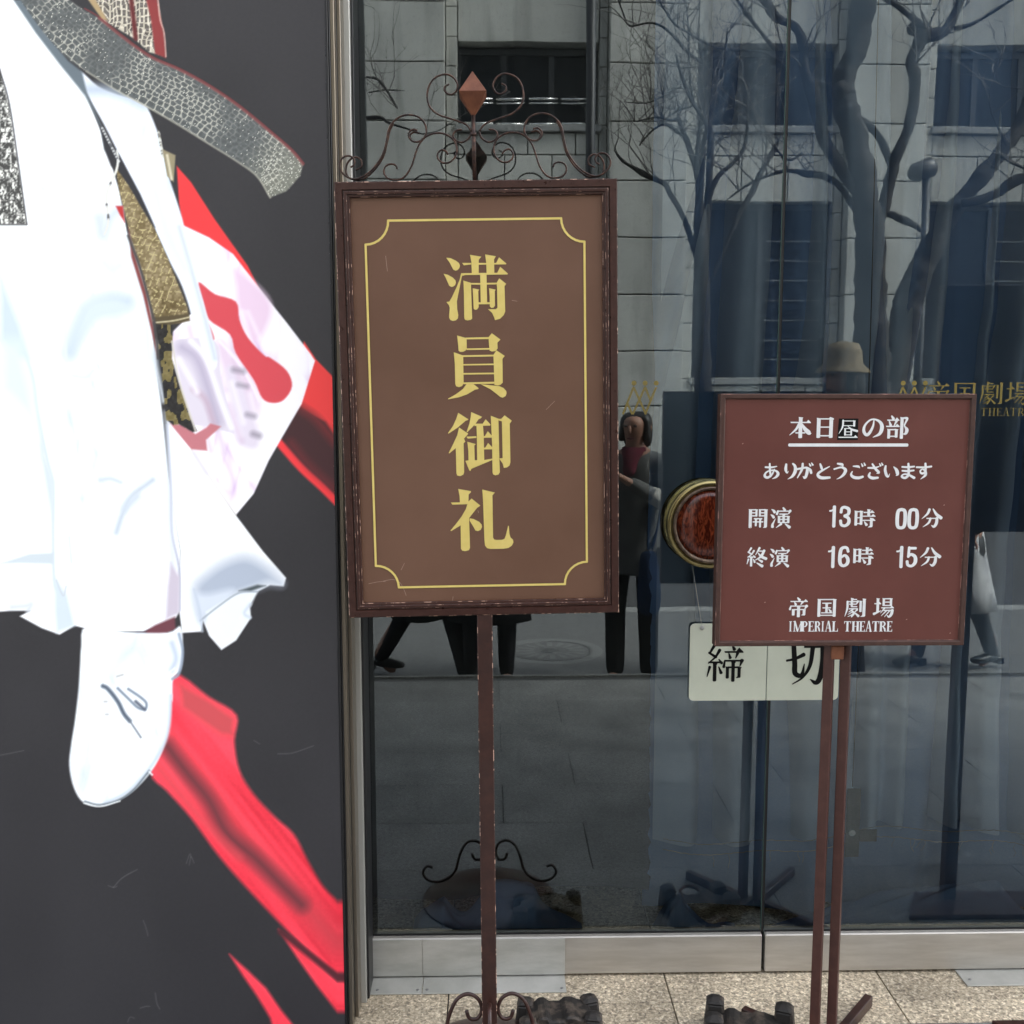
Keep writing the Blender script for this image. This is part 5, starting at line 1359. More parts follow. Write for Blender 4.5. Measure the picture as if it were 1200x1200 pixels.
    while c_ < 40:
        dc = 4.7 + rs2.rand() * .8
        wds = 7.8 if abs(c_) < 22 else 10.5
        s_ = -20 + rs2.rand() * 6
        while s_ < arc[-1] + 20:
            seeds.append((s_ + rs2.randn() * .7, c_ + rs2.randn() * .45)); s_ += wds * (.8 + .45 * rs2.rand())
        c_ += dc if abs(c_) < 22 else dc * 1.6
    seeds = np.array(seeds)
    d1 = np.full(len(P_), 1e9); d2 = d1.copy()
    order = np.argsort(seeds[:, 0]); seeds = seeds[order]
    grid = {}
    for k, (a, b) in enumerate(seeds): grid.setdefault((int(a // 12), int(b // 12)), []).append(k)
    cs = (sS // 12).astype(int); cc_ = (sC // 12).astype(int)
    for key in set(zip(cs.tolist(), cc_.tolist())):
        sel = np.where((cs == key[0]) & (cc_ == key[1]))[0]
        ks = [k for da in (-1, 0, 1) for db in (-1, 0, 1) for k in grid.get((key[0] + da, key[1] + db), [])]
        if not ks: continue
        S_ = seeds[ks]
        D_ = np.hypot((sS[sel][:, None] - S_[:, 0]) * .62, (sC[sel][:, None] - S_[:, 1]) * 1.15); D_.sort(axis=1)
        d1[sel] = D_[:, 0]; d2[sel] = D_[:, min(1, D_.shape[1] - 1)]
    edge = np.clip(1 - (d2 - d1) / 1.5, 0, 1)
    fade = noise(26, 26, 31)[yy, xx]; fade = np.clip((fade - .25) * 2.2, .18, 1)
    endf = np.clip((sS - arc[-1] + 60) / 50, 0, 1)
    base = np.array(C(84, 88, 88))[None, :] * (0.9 + .25 * g3[yy, xx][:, None]) + endf[:, None] * np.array([.12, .11, .07])
    lit = np.array(C(206, 204, 190))
    colr = base * (1 - (edge * fade)[:, None] * .95) + lit * (edge * fade)[:, None] * .95
    spark = (np.random.RandomState(4).rand(len(P_)) > .988 - .05 * endf)[:, None]
    colr = np.where(spark, np.array(C(226, 226, 214)), colr)
    mm = mb_[yy, xx][:, None]
    img[yy, xx] = img[yy, xx] * (1 - mm) + colr * mm
    line(up[16:], 1.6, C(150, 80, 78), 1.0, .9, 1)
    line([(q[0] + 1.2, q[1] - 1.4) for q in up[10:]], 1.2, C(196, 60, 62), .8, .6, 1)
    line(dn[30:], 1.8, C(196, 194, 176), 1.0, .7, 1)
    # red cloth under the shoe
    redc = np.ones(X.shape + (3,)) * C(248, 62, 80); redc += ((noise_at(*rot(52), 90, 5, 41) - .5) * .1 + (noise_at(*rot(48), 140, 22, 42) - .5) * .16 + (g3 - .5) * .03)[..., None] * np.array([1.2, .8, .8])
    put(mask(s3([(580, 30), (700, 105), (792, 165), (785, 250), (802, 350), (850, 430), (920, 505), (985, 565), (1030, 650), (1080, 735), (1160, 840), (1175, 1060), (1148, 1045), (1080, 995), (1000, 925), (850, 770), (735, 640), (640, 510), (560, 420), (505, 355), (540, 200)]), 2.6, True), redc)
    put(mask(s3([(600, 60), (700, 115), (785, 175), (780, 235), (740, 230), (680, 190), (610, 140)]), 5), C(206, 78, 84))
    line(s3([(535, 240), (600, 320), (700, 440), (790, 560), (880, 660), (980, 760), (1060, 850), (1130, 930)]), 24, C(196, 66, 74), 12, .7)
    line(s3([(560, 270), (620, 350), (700, 450), (760, 560), (850, 640), (930, 720), (1010, 800)]), 15, C(98, 50, 56), 8, .9)
    line(s3([(520, 330), (620, 450), (700, 540), (800, 640)]), 8, C(214, 76, 84), 5, .7)
    put(mask(s3([(932, 882), (965, 905), (1010, 945), (1148, 1072), (1190, 1100), (1190, 1230), (1130, 1160), (1060, 1070), (1000, 985)]), 2.2), redc)
    line(s3([(940, 890), (1040, 970), (1190, 1090)]), 7, C(84, 36, 44), 2.5)
    put(mask(s3([(768, 965), (830, 1020), (892, 1080), (940, 1150), (1000, 1225), (1020, 1262), (925, 1262), (905, 1180), (860, 1105), (815, 1040)]), 2.2), redc)
    # shoe
    put(mask(s2([(288, 955), (420, 972), (560, 975), (606, 955), (612, 1040), (605, 1100), (580, 1130), (578, 1200)]) + s3([(575, 120), (570, 190), (555, 255), (520, 335), (460, 408), (400, 450), (335, 470), (280, 458), (248, 410), (232, 335), (238, 265), (250, 190), (262, 90), (268, 0)]) + s2([(272, 1020)]), 1.3, True), wh * C(252, 254, 255))
    line(s2([(600, 980), (612, 1040), (600, 1110), (578, 1130)]), 3.0, C(150, 164, 184), 1.5)
    line(s2([(576, 1010), (590, 1060), (575, 1100)]), 6, C(196, 208, 226), 3, .9)
    line(s3([(572, 100), (566, 200), (548, 265), (500, 345), (430, 420), (350, 462)]), 3.2, C(196, 208, 222), 2.2, .9)
    line(s3([(500, 352), (450, 412), (400, 448), (335, 466), (285, 455)]), 2.2, C(96, 108, 118), 1.1, .85)
    line(s3([(282, 460), (335, 471), (402, 453)]), 1.5, C(245, 248, 248), .8)
    line(s3([(345, 68), (362, 78), (395, 120), (415, 160), (435, 185)]), 13 / 2.857, C(92, 104, 120), 1.4)
    line(s3([(435, 185), (452, 210), (472, 240)]), 1.8, C(120, 128, 140), .9)
    line(s3([(430, 78), (470, 105), (490, 125), (486, 145), (462, 140), (430, 110), (395, 76)]), 2.6, C(120, 134, 152), 1.2)
    line(s3([(455, 120), (485, 147)]), 3.2, C(86, 96, 112), 1.4)
    for a, b in (((392, 36), (412, 30)), ((350, 120), (358, 120)), ((355, 163), (362, 163))): line(s3([a, b]), 1.8, C(190, 190, 190), 1)
    for a, b in (((560, 28), (585, 8)), ((500, 355), (510, 365))): line(s3([a, b]), 2, C(240, 245, 250), 1)
    # scratches and scuffs in the print
    for a in ([(930, 295), (980, 292), (1050, 268)], [(380, 742), (410, 710), (460, 682)], [(362, 736), (382, 742), (392, 738)], [(624, 662), (636, 630), (640, 640)], [(634, 668), (640, 640), (650, 660)], [(480, 852), (490, 880), (496, 904)],
              [(470, 1146), (490, 1140), (502, 1140)], [(520, 1095), (526, 1130), (536, 1150)], [(428, 1192), (436, 1176), (450, 1180)], [(0, 300), (40, 292), (80, 284)], [(850, 250), (870, 262)]):
        line(s3(a), .8, C(176, 178, 176), .6, .32)
    img = np.clip(img, 0, 1)
    lin = np.where(img <= .04045, img / 12.92, ((img + .055) / 1.055) ** 2.4) * .94
    # mesh
    d_y = 2.9 + YP
    ax, bx_ = at(0, 600, d_y), at(395.6, 600, d_y)
    Q = np.zeros((ny * nx, 3))
    # plane of the print: straight rays on a vertical plane
    fx = (X.ravel() - 600) / F_PX; fy = (Y.ravel() - 600) / F_PX
    dirs = np.array(VF)[None, :] + np.array(VR)[None, :] * fx[:, None] - np.array(VU)[None, :] * fy[:, None]
    t = d_y / dirs[:, 1]
    Q = np.array(CAM)[None, :] + dirs * t[:, None]
    Q[:, 1] = YP - .001
    Q[:, 2] = np.clip(Q[:, 2], .006, 3.0)
    Q[:, 0] = np.clip(Q[:, 0], -3.4, xp)
    # straighten the right edge
    ed = np.arange(ny) * nx + nx - 1; Q[ed, 0] = np.maximum(Q[ed, 0], xp - .0005)
    idx = np.arange(ny * nx).reshape(ny, nx)
    F4 = np.stack([idx[1:, :-1], idx[1:, 1:], idx[:-1, 1:], idx[:-1, :-1]], -1).reshape(-1, 4)
    me = bpy.data.meshes.new('poster_print')
    me.vertices.add(len(Q)); me.vertices.foreach_set('co', Q.ravel())
    me.loops.add(F4.size); me.loops.foreach_set('vertex_index', F4.ravel().astype(np.int32))
    me.polygons.add(len(F4)); me.polygons.foreach_set('loop_start', np.arange(0, F4.size, 4, dtype=np.int32))
    me.update(calc_edges=True)
    ca_ = me.color_attributes.new('ink', 'FLOAT_COLOR', 'POINT')
    rgba = np.ones((len(Q), 4), np.float32); rgba[:, :3] = lin.reshape(-1, 3)
    ca_.data.foreach_set('color', rgba.ravel())
    m, nt, b, out = nmat('poster_print_ink')
    at_ = nt.nodes.new('ShaderNodeAttribute'); at_.attribute_name = 'ink'
    nt.links.new(at_.outputs['Color'], b.inputs['Base Color'])
    nt.links.new(at_.outputs['Color'], b.inputs['Emission Color']); b.inputs['Emission Strength'].default_value = POSTER_EMIT
    b.inputs['Roughness'].default_value = .38; b.inputs['Specular IOR Level'].default_value = .6
    me.materials.append(m)
    o = bpy.data.objects.new('poster_print', me); COL.objects.link(o)
    return under(o, pc)
POSTER_EMIT = 0.10
poster()
# ================================================================ THE STREET SIDE (seen mirrored in the glass)
def Bh(px, py, t): return behind(px, py, t)
mb = MB(); mb.box(-30, 30, -5.6, GE - .032, -.26, -.15); structure(mb.build('sidewalk', M['sidewalk']))
mb = MB(); mb.box(-30, 30, GE - .03, GE + .0, -.26, .002); structure(mb.build('step_edge', M['slab']))
mb = MB(); mb.box(-30, 30, -5.78, -5.602, -.35, -.148); structure(mb.build('kerb', M['kerb']))
mb = MB(); mb.box(-30, 30, -13.0, -5.78, -.4, -.27); structure(mb.build('road', M['asphalt']))
mb = MB(); mb.box(-30, 30, -13.2, -13.002, -.35, -.148); structure(mb.build('kerb', M['kerb']))
mb = MB(); mb.box(-30, 30, -40, -13.2, -.35, -.15); structure(mb.build('far_sidewalk', M['sidewalk']))
mb = MB(); mb.box(-120, 120, -120, 60, -.9, -.45); structure(mb.build('ground', M['asphalt']))
# manhole
mc = Bh(645.5, 763, 7.23); mc.z = 0
mh = empty('manhole_cover', (mc.x, mc.y, 0), label='round iron manhole cover set in the grey sidewalk', cat='manhole cover')
r0 = .365
mb = MB(); mb.lathe([(r0, -.01), (r0, .001), (r0 * .80, .001), (r0 * .8, -.006)], 48, (mc.x, mc.y, 0), smooth=False); under(mb.build('rim', M['cover_paver']), mh)
mb = MB(); mb.lathe([(r0 * .79, -.01), (r0 * .79, .002), (r0 * .75, .003), (r0 * .74, -.002), (r0 * .2, -.002), (r0 * .19, .003), (.0001, .003)], 48, (mc.x, mc.y, 0), smooth=False); under(mb.build('cover', M['iron_cover']), mh)
SIDE = -.15
for k in range(16):
    a = 2 * math.pi * k / 16; mb = MB()
    c_, s_ = math.cos(a), math.sin(a); q = mc + Vector((c_ * r0 * .5, s_ * r0 * .5, 0))
    n_ = Vector((-s_, c_, 0)) * .018; d_ = Vector((c_, s_, 0)) * .06
    mb.add([q - n_ - d_, q + n_ - d_, q + n_ + d_, q - n_ + d_], [(0, 1, 2, 3)]); mb.v = [(x, y, .002) for x, y, z in mb.v]
    under(mb.build('rib', M['cover_paver']), mh)

mh.location.z = SIDE
# ---- building across the street
TB_ = 20.0
FY = -(TB_ - 2.9)
def bx_(px): return Bh(px, 450, TB_).x
def bz_(py): return Bh(600, py, TB_).z
bd = empty('office_building', (0, FY, 0), label='grey stone office building across the street with piers and dark windows', cat='building')
def blk(x0, x1, z0, z1, y0=0.0, y1=.3, name='stone_block', m='stone'):
    mb = MB(); g_ = .011
    mb.box(x0 + g_, x1 - g_, FY - y1, FY + y0, z0 + g_, z1 - g_)
    return under(mb.build(name, M[m], bevel=.01), bd)
mb = MB(); mb.box(-16, 22, FY - 3.2, FY - 2.9, -.1, 15); under(mb.build('back_wall', M['stone_joint'], fix=False), bd)
piers = [(433, 527), (727, 812), (981, 1091)]
wins = [(547, 707), (818, 966), (1093, 1243)]
P0, P1 = bx_(433), bx_(727); per = (bx_(985) - bx_(433)) / 2
print('period', per, 'z', [round(bz_(y), 2) for y in (0, 45, 143, 232, 442)])
course = 64.2 / F_PX * TB_
zs0 = bz_(411) - 2 * course
PW = bx_(527) - bx_(436)
pier_mesh = {}
cnt = 0
for k in range(-2, 5):
    x0 = P0 + k * per + (0.0 if k != 1 else 0)
    z = zs0 - 1 * course; j = 0
    # proud pier of single wide blocks
    while z < 12:
        zz1 = z + course
        if zz1 > -.1:
            key = 'pier'
            if key not in pier_mesh:
                mb = MB(); mb.box(.011, PW - .011, -.42, 0.0, .011, course - .011); o = under(mb.build('stone_block', M['stone'], bevel=.012), bd); pier_mesh[key] = o.data
                o.location = (x0, FY, z)
                o.matrix_parent_inverse = Matrix.Translation((0, FY, 0)).inverted()
            else:
                o = child('stone_block', bd, pier_mesh[key], loc=(x0, FY, z)); o.matrix_parent_inverse = Matrix.Translation((0, FY, 0)).inverted()
            cnt += 1
        z = zz1; j += 1
    # flat reveals beside the pier and window bays
    wa, wb = x0 + PW + .22, x0 + per - .16
    zc = zs0 - course
    while zc < 12:
        for (a, b) in ((x0 + PW + .0, wa), (wb, x0 + per)):
            for hh in (0, .5):
                z0_ = zc + hh * course
                if z0_ > -.3:
                    kk = ('rev', round(b - a, 3))
                    if kk not in pier_mesh:
                        mb = MB(); mb.box(.009, b - a - .009, -.8, 0.0, .009, course / 2 - .009); o = under(mb.build('stone_block', M['stone'], bevel=.006), bd); pier_mesh[kk] = o.data
                    else: o = child('stone_block', bd, pier_mesh[kk])
                    o.location = (a, FY - .28, z0_); o.matrix_parent_inverse = Matrix.Translation((0, FY, 0)).inverted()
        zc += course
    za, zb, zc_, zd = bz_(442), bz_(232), bz_(143), bz_(47)
    def wall_course(z0, z1, n, off=0.0):
        xs_ = [wa] + [wa + (wb - wa) * (i + off) / n for i in range(1, n)] + [wb]
        if off: xs_ = sorted(set(xs_))
        for a, b in zip(xs_[:-1], xs_[1:]): blk(a, b, z0, z1, -.30, .72)
    if -1 <= k <= 3:
        wall_course(zb, zb + (zc_ - zb) * .62, 3); wall_course(zb + (zc_ - zb) * .62, zc_ - .12, 3, .5)
        wall_course(zd + .05, zd + 1.0, 1); wall_course(zd + 1.0, zd + 2.0, 3); wall_course(zd + 2.0, zd + 3.0, 3, .5)
        wall_course(-.05, .9, 3); wall_course(.9, za - .14, 3, .5)
        # sills
        for zz in (za - .13, zc_ - .11):
            mb = MB(); mb.box(wa - .05, wb + .05, FY - .72, FY - .20, zz, zz + .12); under(mb.build('sill', M['kerb'], bevel=.01), bd)
        # upper and lower windows
        for (w0, w1_, up_) in ((za, zb, False), (zc_, zd, True)):
            wn_ = MB(); wn_.box(wa, wb, FY - .66, FY - .64, w0, w1_)
            wo = under(wn_.build('window', M['win_dark']), bd)
            nb_ = 3 if up_ else 2
            for i in range(nb_ + 1):
                xm_ = wa + (wb - wa) * i / nb_
                mb = MB(); mb.box(max(xm_ - .05, wa), min(xm_ + .05, wb), FY - .638, FY - .58, w0, w1_); q = mb.build('mullion', M['win_frame']); q.parent = wo
            mb = MB(); mb.box(wa, wb, FY - .635, FY - .57, w1_ - .1, w1_); q = mb.build('window_head', M['win_frame']); q.parent = wo
            if up_ and k == 0:
                for zr in (bz_(107), bz_(112), bz_(137), bz_(141)):
                    for i in range(4):
                        a = wa + .12 + (wb - wa - .2) * i / 4; b = a + (wb - wa) / 4 - .12
                        mb = MB(); mb.tube([(a, FY - .5, zr), (b, FY - .5, zr)], .016 if zr in (bz_(112), bz_(141)) else .028, 6); q = mb.build('rail', M['rail']); q.parent = wo
            if not up_ and k in (1, 2):
                for i in range(7):
                    zr = w0 + (w1_ - w0) * (.1 + .115 * i)
                    mb = MB(); mb.box(wa + (wb - wa) * .55, wb - .1, FY - .63, FY - .6, zr, zr + .018); q = mb.build('louvre_edge', M['kerb']); q.parent = wo
mb = MB(); mb.box(-16, 22, FY - 2.9, FY + .05, 12.0, 15.0); under(mb.build('cornice', M['stone'], bevel=.05), bd)
for (a, b) in ((-16, P0 - 2 * per), (P0 + 5 * per, 22)):
    mb = MB(); mb.box(a, b, FY - 2.9, FY - .05, -.1, 11.99); under(mb.build('side_wall', M['stone']), bd)

# ---- trees
from mathutils import noise as mnoise
def rad(r, t): return r / F_PX * t
def branch(mb, pts, t, k=4, jit=0.0, n=8, dy=0.0):
    q = smooth_pts([(a, b, r) for a, b, r in pts], k)
    P_, R_ = [], []
    m_ = len(q)
    for i, (a, b, r) in enumerate(q):
        tt = t + dy * (i / max(m_ - 1, 1))
        w = Bh(a, b, tt)
        wob = 0.05 * rad(r, t)
        P_.append(w + Vector((random.uniform(-wob, wob) * jit, random.uniform(-wob, wob), random.uniform(-wob, wob) * jit)))
        R_.append(max(rad(r, t) * (1 + .03 * math.sin(i * .9)), .0025))
    if m_ > 6: R_[-1] *= .45; R_[-2] *= .8
    n0 = len(mb.v)
    mb.tube(P_, R_, n)
    if jit:
        for i in range(n0, len(mb.v)):
            c_ = P_[(i - n0) // n]; d_ = Vector(mb.v[i]) - c_
            an_ = 2 * math.pi * ((i - n0) % n) / n; vv = Vector(mb.v[i]); s_ = 1 + (.28 * mnoise.noise(vv * 4) + .2 * mnoise.noise(vv * 13) + random.uniform(-.02, .02)) * jit
            mb.v[i] = tuple(c_ + d_ * s_)
    return P_, R_
def twigs(mb, P_, R_, num, length, rnd, depth=2, up=.4, r0=.008):
    for _ in range(num):
        i = rnd.randrange(max(1, len(P_) // 3), len(P_)); s_ = P_[i]
        d = Vector((rnd.uniform(-1, 1), rnd.uniform(-.7, .7), rnd.uniform(-.25, 1) + up)).normalized()
        L_ = length * rnd.uniform(.4, 1.2); n_ = 6; pts = [s_.copy()]; q = s_.copy()
        for k in range(n_):
            d = (d + Vector((rnd.uniform(-.35, .35), rnd.uniform(-.3, .3), rnd.uniform(-.25, .3)))).normalized()
            q = q + d * L_ / n_; pts.append(q.copy())
        rr_ = [r0 * (1 - .75 * k / n_) for k in range(n_ + 1)]
        mb.tube(pts, rr_, 5)
        if depth > 1: twigs(mb, pts, rr_, rnd.choice((1, 2, 3)), L_ * .55, rnd, depth - 1, up, r0 * .6)
T_BIG = 11.6
def tree_root(px, t, label):
    w = Bh(px, 455, t)
    return empty('bare_tree', (w.x, w.y, 0), label=label, cat='tree'), w
tr1, w = tree_root(1022, T_BIG, 'big bare tree with thick forked dark trunk in front of the stone building')
zf = lambda px, t: Bh(px, 455, t)
rnd = random.Random(21)
def ground_y(t): 
    d = math.atan(1.88 / t) - PITCH
    return 600 + F_PX * math.tan(d)
gy_ = ground_y(T_BIG)
mb = MB(); tp_, tr_ = branch(mb, [(1023, gy_ + 4, 27), (1024, 520, 24), (1023, 455, 21), (1021, 390, 19), (1020, 320, 17.5), (1019, 270, 16), (1015, 235, 15), (1010, 200, 14), (1002, 165, 13.5), (993, 130, 14), (988, 105, 13), (994, 80, 12), (1005, 55, 12), (1010, 25, 13), (1014, -5, 14), (1020, -80, 13), (1030, -160, 9)], T_BIG, 8, .6, 18)
trunk1 = under(mb.build('trunk', M['bark'], fix=False), tr1)
segs = [
 [(1012, 240, 6), (998, 216, 6.5), (985, 198, 7), (968, 168, 7.5), (957, 132, 7.5), (953, 108, 8), (943, 82, 6), (941, 55, 5.5), (932, 32, 5), (915, 24, 4.5), (905, 15, 5.5), (898, 2, 5.5), (884, -14, 5), (860, -50, 4)],
 [(975, 118, 6), (983, 108, 8), (990, 100, 8)],
 [(1024, 265, 9), (1034, 245, 8), (1042, 214, 7.2), (1050, 185, 6.6), (1064, 152, 6), (1071, 116, 6.3), (1072, 88, 6.3), (1069, 72, 7), (1075, 56, 7), (1081, 44, 8), (1096, 40, 7.5), (1111, 32, 5.5), (1125, 0, 5), (1140, -40, 4)],
 [(1003, 138, 5), (1018, 148, 4.6), (1030, 162, 4.6), (1040, 184, 4.2), (1045, 205, 3)],
 [(1085, 40, 6), (1072, 34, 7), (1064, 38, 5)],
 [(1085, 34, 4), (1062, 16, 3), (1050, 6, 2.6), (1035, -2, 2), (1010, -20, 1.5)],
 [(1118, 34, 2.6), (1140, 28, 2), (1160, 17, 1.7), (1190, -2, 1.4), (1230, -20, 1)],
 [(1016, 258, 4.5), (998, 238, 4), (990, 226, 3.6), (980, 215, 3.6), (964, 206, 4.2), (945, 204, 3.8), (932, 201, 2.5), (912, 202, 1.8), (880, 215, 1.5), (850, 236, 1)],
 [(1036, 250, 3), (1046, 252, 3.6), (1060, 258, 4), (1072, 264, 3), (1080, 272, 1.5)],
 [(940, 180, 1.4), (925, 188, 1.4), (910, 176, 1), (905, 168, .8)],
]
for s_ in segs:
    mb = MB(); q, r_ = branch(mb, s_, T_BIG, 7, .7, 12, random.uniform(-.3, .3)); under(mb.build('branch', M['bark'], fix=False), tr1)
    if len(s_) > 5:
        mb = MB(); twigs(mb, q, r_, 9, 1.0, rnd, 3, .3, .011); o = under(mb.build('twigs', M['bark_pale'], fix=False), tr1); o['kind'] = 'stuff'
tr3, w = tree_root(1046, T_BIG + .5, 'bare tree with slanting trunk leaning right behind the forked tree')
T3 = T_BIG + .45
mb = MB(); q, r_ = branch(mb, [(1040, ground_y(T3) + 4, 26), (1042, 500, 22), (1046, 450, 20), (1056, 400, 18), (1066, 350, 16.5), (1082, 310, 15), (1100, 275, 13), (1118, 245, 10), (1132, 228, 9), (1150, 208, 10), (1165, 190, 8.5), (1178, 172, 8.5), (1192, 152, 8), (1206, 120, 8), (1230, 60, 7), (1250, 0, 5)], T3, 8, .6, 16, .3)
under(mb.build('trunk', M['bark'], fix=False), tr3)
for s_ in ([(1128, 238, 4.5), (1150, 233, 5), (1172, 224, 5), (1186, 213, 6.5), (1205, 205, 6), (1240, 190, 4)], [(1163, 198, 2.5), (1172, 182, 3), (1186, 190, 2), (1215, 205, 1.2)], [(1180, 170, 1.5), (1160, 120, 1.2), (1172, 60, 1)], [(1200, 104, 1.4), (1172, 100, 1), (1170, 76, .8), (1200, 55, .7)]):
    mb = MB(); q, r_ = branch(mb, s_, T3, 4, .7, 8, random.uniform(-.3, .3)); under(mb.build('branch', M['bark'], fix=False), tr3)
    mb = MB(); twigs(mb, q, r_, 4, .7, rnd, 2, .2, .008); o = under(mb.build('twigs', M['bark_pale'], fix=False), tr3); o['kind'] = 'stuff'
T_S = 13.2
tr2, w = tree_root(824, T_S, 'slimmer bare tree with pruned stems and a haze of fine twigs')
mb = MB(); branch(mb, [(826, ground_y(T_S) + 3, 12), (825, 500, 10.5), (824, 450, 9.5), (824, 400, 9), (823, 340, 9), (822, 300, 9), (822, 270, 8), (823, 240, 6)], T_S, 4, .5, 12)
under(mb.build('trunk', M['bark'], fix=False), tr2)
small = [
 [(819, 285, 4), (821, 235, 3.2), (823, 200, 3), (824, 170, 3), (828, 146, 2.8), (812, 122, 2.2), (801, 96, 2), (796, 80, 1.6), (792, 64, 1.4)],
 [(827, 280, 4.5), (830, 235, 4), (832, 190, 3.6), (833, 158, 4), (827, 132, 3), (830, 95, 1.8), (848, 66, 1.3), (853, 32, 1)],
 [(817, 270, 4), (819, 235, 4), (816, 196, 4), (811, 184, 4), (804, 165, 3.7), (798, 150, 3), (794, 134, 2.4)],
 [(816, 198, 3), (818, 165, 3), (820, 146, 2.4), (824, 138, 2)],
 [(828, 245, 3.5), (833, 225, 3), (844, 204, 3), (860, 190, 2.4), (873, 172, 2.2), (876, 146, 1.8), (876, 118, 1)],
 [(832, 330, 3), (850, 290, 2.4), (866, 252, 3), (880, 228, 3.2), (890, 206, 3), (902, 184, 3), (906, 178, 3.6), (913, 163, 2)],
 [(822, 315, 4), (814, 292, 3.8), (806, 268, 3.4), (798, 248, 3.2), (786, 228, 3.2), (780, 216, 3.2), (768, 210, 2.6), (756, 204, 3.8), (742, 196, 2.2), (730, 188, 2), (720, 176, 1.4)],
 [(925, 100, 1.2), (900, 98, 1.2), (875, 96, 1.4), (848, 82, 1.6), (822, 72, 2.2), (806, 62, 2.4), (792, 46, 1.8), (776, 32, 1.5), (760, 27, 1.2), (738, 30, 1), (730, 14, 1), (722, -8, .8)],
 [(920, 76, 1.4), (895, 62, 1.4), (870, 59, 1.4), (840, 56, 1.4), (822, 48, 1.5), (806, 38, 1.5), (790, 28, 1.4), (778, 10, 1.2), (766, -10, 1)],
 [(910, 60, 2.4), (893, 40, 2.3), (878, 20, 2.3), (860, -6, 2)],
 [(812, 120, 1.4), (808, 90, 1.3), (807, 50, 1.4), (806, 20, 1), (802, -10, .8)],
 [(796, 140, 1.6), (785, 141, 1.4), (772, 138, 1.2), (758, 140, .9), (744, 143, .7)],
 [(798, 158, 1.6), (782, 147, 1.5), (770, 150, 1.2), (758, 160, .9), (750, 170, .7)],
 [(812, 124, 1.2), (795, 130, 1.0), (780, 140, .8)], [(806, 104, 1), (790, 104, .9), (762, 120, .9), (732, 120, .7)],
 [(430, 90, 1.2), (445, 95, 1.4), (466, 127, 1.4)], [(430, 138, 2), (446, 138, 1.8), (455, 144, 1.4), (480, 152, .9), (500, 158, .7)], [(432, 108, .9), (450, 105, .9), (475, 106, .8)],
]
for s_ in small:
    mb = MB(); q, r_ = branch(mb, s_, T_S, 4, .6, 8, random.uniform(-.6, .6)); under(mb.build('branch', M['bark'], fix=False), tr2)
    mb = MB(); twigs(mb, q, r_, 10 if s_[0][0] > 500 else 3, 1.15, rnd, 3, .35, .0075); o = under(mb.build('twigs', M['bark_pale'], fix=False), tr2); o['kind'] = 'stuff'

# ---- street lamp, sign pole, cabinet
w = Bh(1075, 455, 14.0)
lp = empty('street_lamp', (w.x, w.y, 0), label='slim street lamp with a small drum head beside the forked tree', cat='street lamp')
mb = MB(); mb.tube([(w.x, w.y, 0), (w.x, w.y, Bh(1075, 195, 14.0).z)], [.065, .045], 12); under(mb.build('pole', M['lamp']), lp)
h0, h1 = Bh(1069, 190, 14.0), Bh(1097, 180, 14.0)
mb = MB(); mb.tube([h0 + Vector((0, .05, 0)), h0.lerp(h1, .15), h0.lerp(h1, .85) , h1], [.07, .115, .12, .07], 14); under(mb.build('lamp_head', M['lamp']), lp)
w = Bh(689, 455, 9.0)
sp = empty('steel_pole', (w.x, w.y, 0), label='straight dark steel pole standing on the sidewalk near the kerb', cat='pole')
mb = MB(); mb.tube([(w.x, w.y, 0), (w.x, w.y, 6.5)], rad(5.6, 9), 14); under(mb.build('pole_shaft', M['pole']), sp)
mb = MB(); mb.lathe([(.12, 0), (.12, .02), (.06, .05), (.055, .1)], 20, (w.x, w.y, 0)); under(mb.build('base_collar', M['pole']), sp)
w = Bh(1076, 455, 12.6)
cbn = empty('utility_cabinet', (w.x, w.y, 0), label='pale grey utility cabinet standing by the kerb beside the slanting tree', cat='cabinet')
zt_ = Bh(1076, 451, 12.6).z
mb = MB(); mb.box(w.x - .23, w.x + .23, w.y - .2, w.y + .2, .06, zt_); under(mb.build('cabinet_body', M['cabinet'], bevel=.012), cbn)
mb = MB(); mb.box(w.x - .2, w.x + .2, w.y + .201, w.y + .212, .14, zt_ - .14); under(mb.build('cabinet_door', M['cabinet'], bevel=.004), cbn)
mb = MB(); mb.box(w.x - .25, w.x + .25, w.y - .22, w.y + .22, zt_, zt_ + .03); under(mb.build('cabinet_top', M['cabinet'], bevel=.006), cbn)
mb = MB(); mb.box(w.x - .24, w.x + .24, w.y - .21, w.y + .21, 0, .059); under(mb.build('plinth', M['kerb']), cbn)

for o_d in (lp, sp, cbn): o_d.location.z = SIDE
# ---- people
def skin_mesh(name, verts, edges, m, parent, sub=2, root=0):
    me = bpy.data.meshes.new(name); me.from_pydata([q[:3] for q in verts], edges, [])
    o = bpy.data.objects.new(name, me); COL.objects.link(o)
    md = o.modifiers.new('skin', 'SKIN'); md.use_smooth_shade = True
    for i, q in enumerate(verts):
        r_ = q[3]; ry = q[4] if len(q) > 4 else r_
        me.skin_vertices[0].data[i].radius = (r_, ry)
        me.skin_vertices[0].data[i].use_root = (i == root)
    o.modifiers.new('sub', 'SUBSURF').levels = sub
    dg = bpy.context.evaluated_depsgraph_get(); dg.update()
    ev = o.evaluated_get(dg); me2 = bpy.data.meshes.new_from_object(ev)
    for p_ in me2.polygons: p_.use_smooth = True
    o.modifiers.clear(); o.data = me2; me2.name = name
    me2.materials.clear(); me2.materials.append(m)
    bpy.data.meshes.remove(me)
    o.parent = parent
    return o
M['skin'] = mat('skin', srgb(160, 118, 98), 0.5, 0, srgb(148, 108, 90), 14)
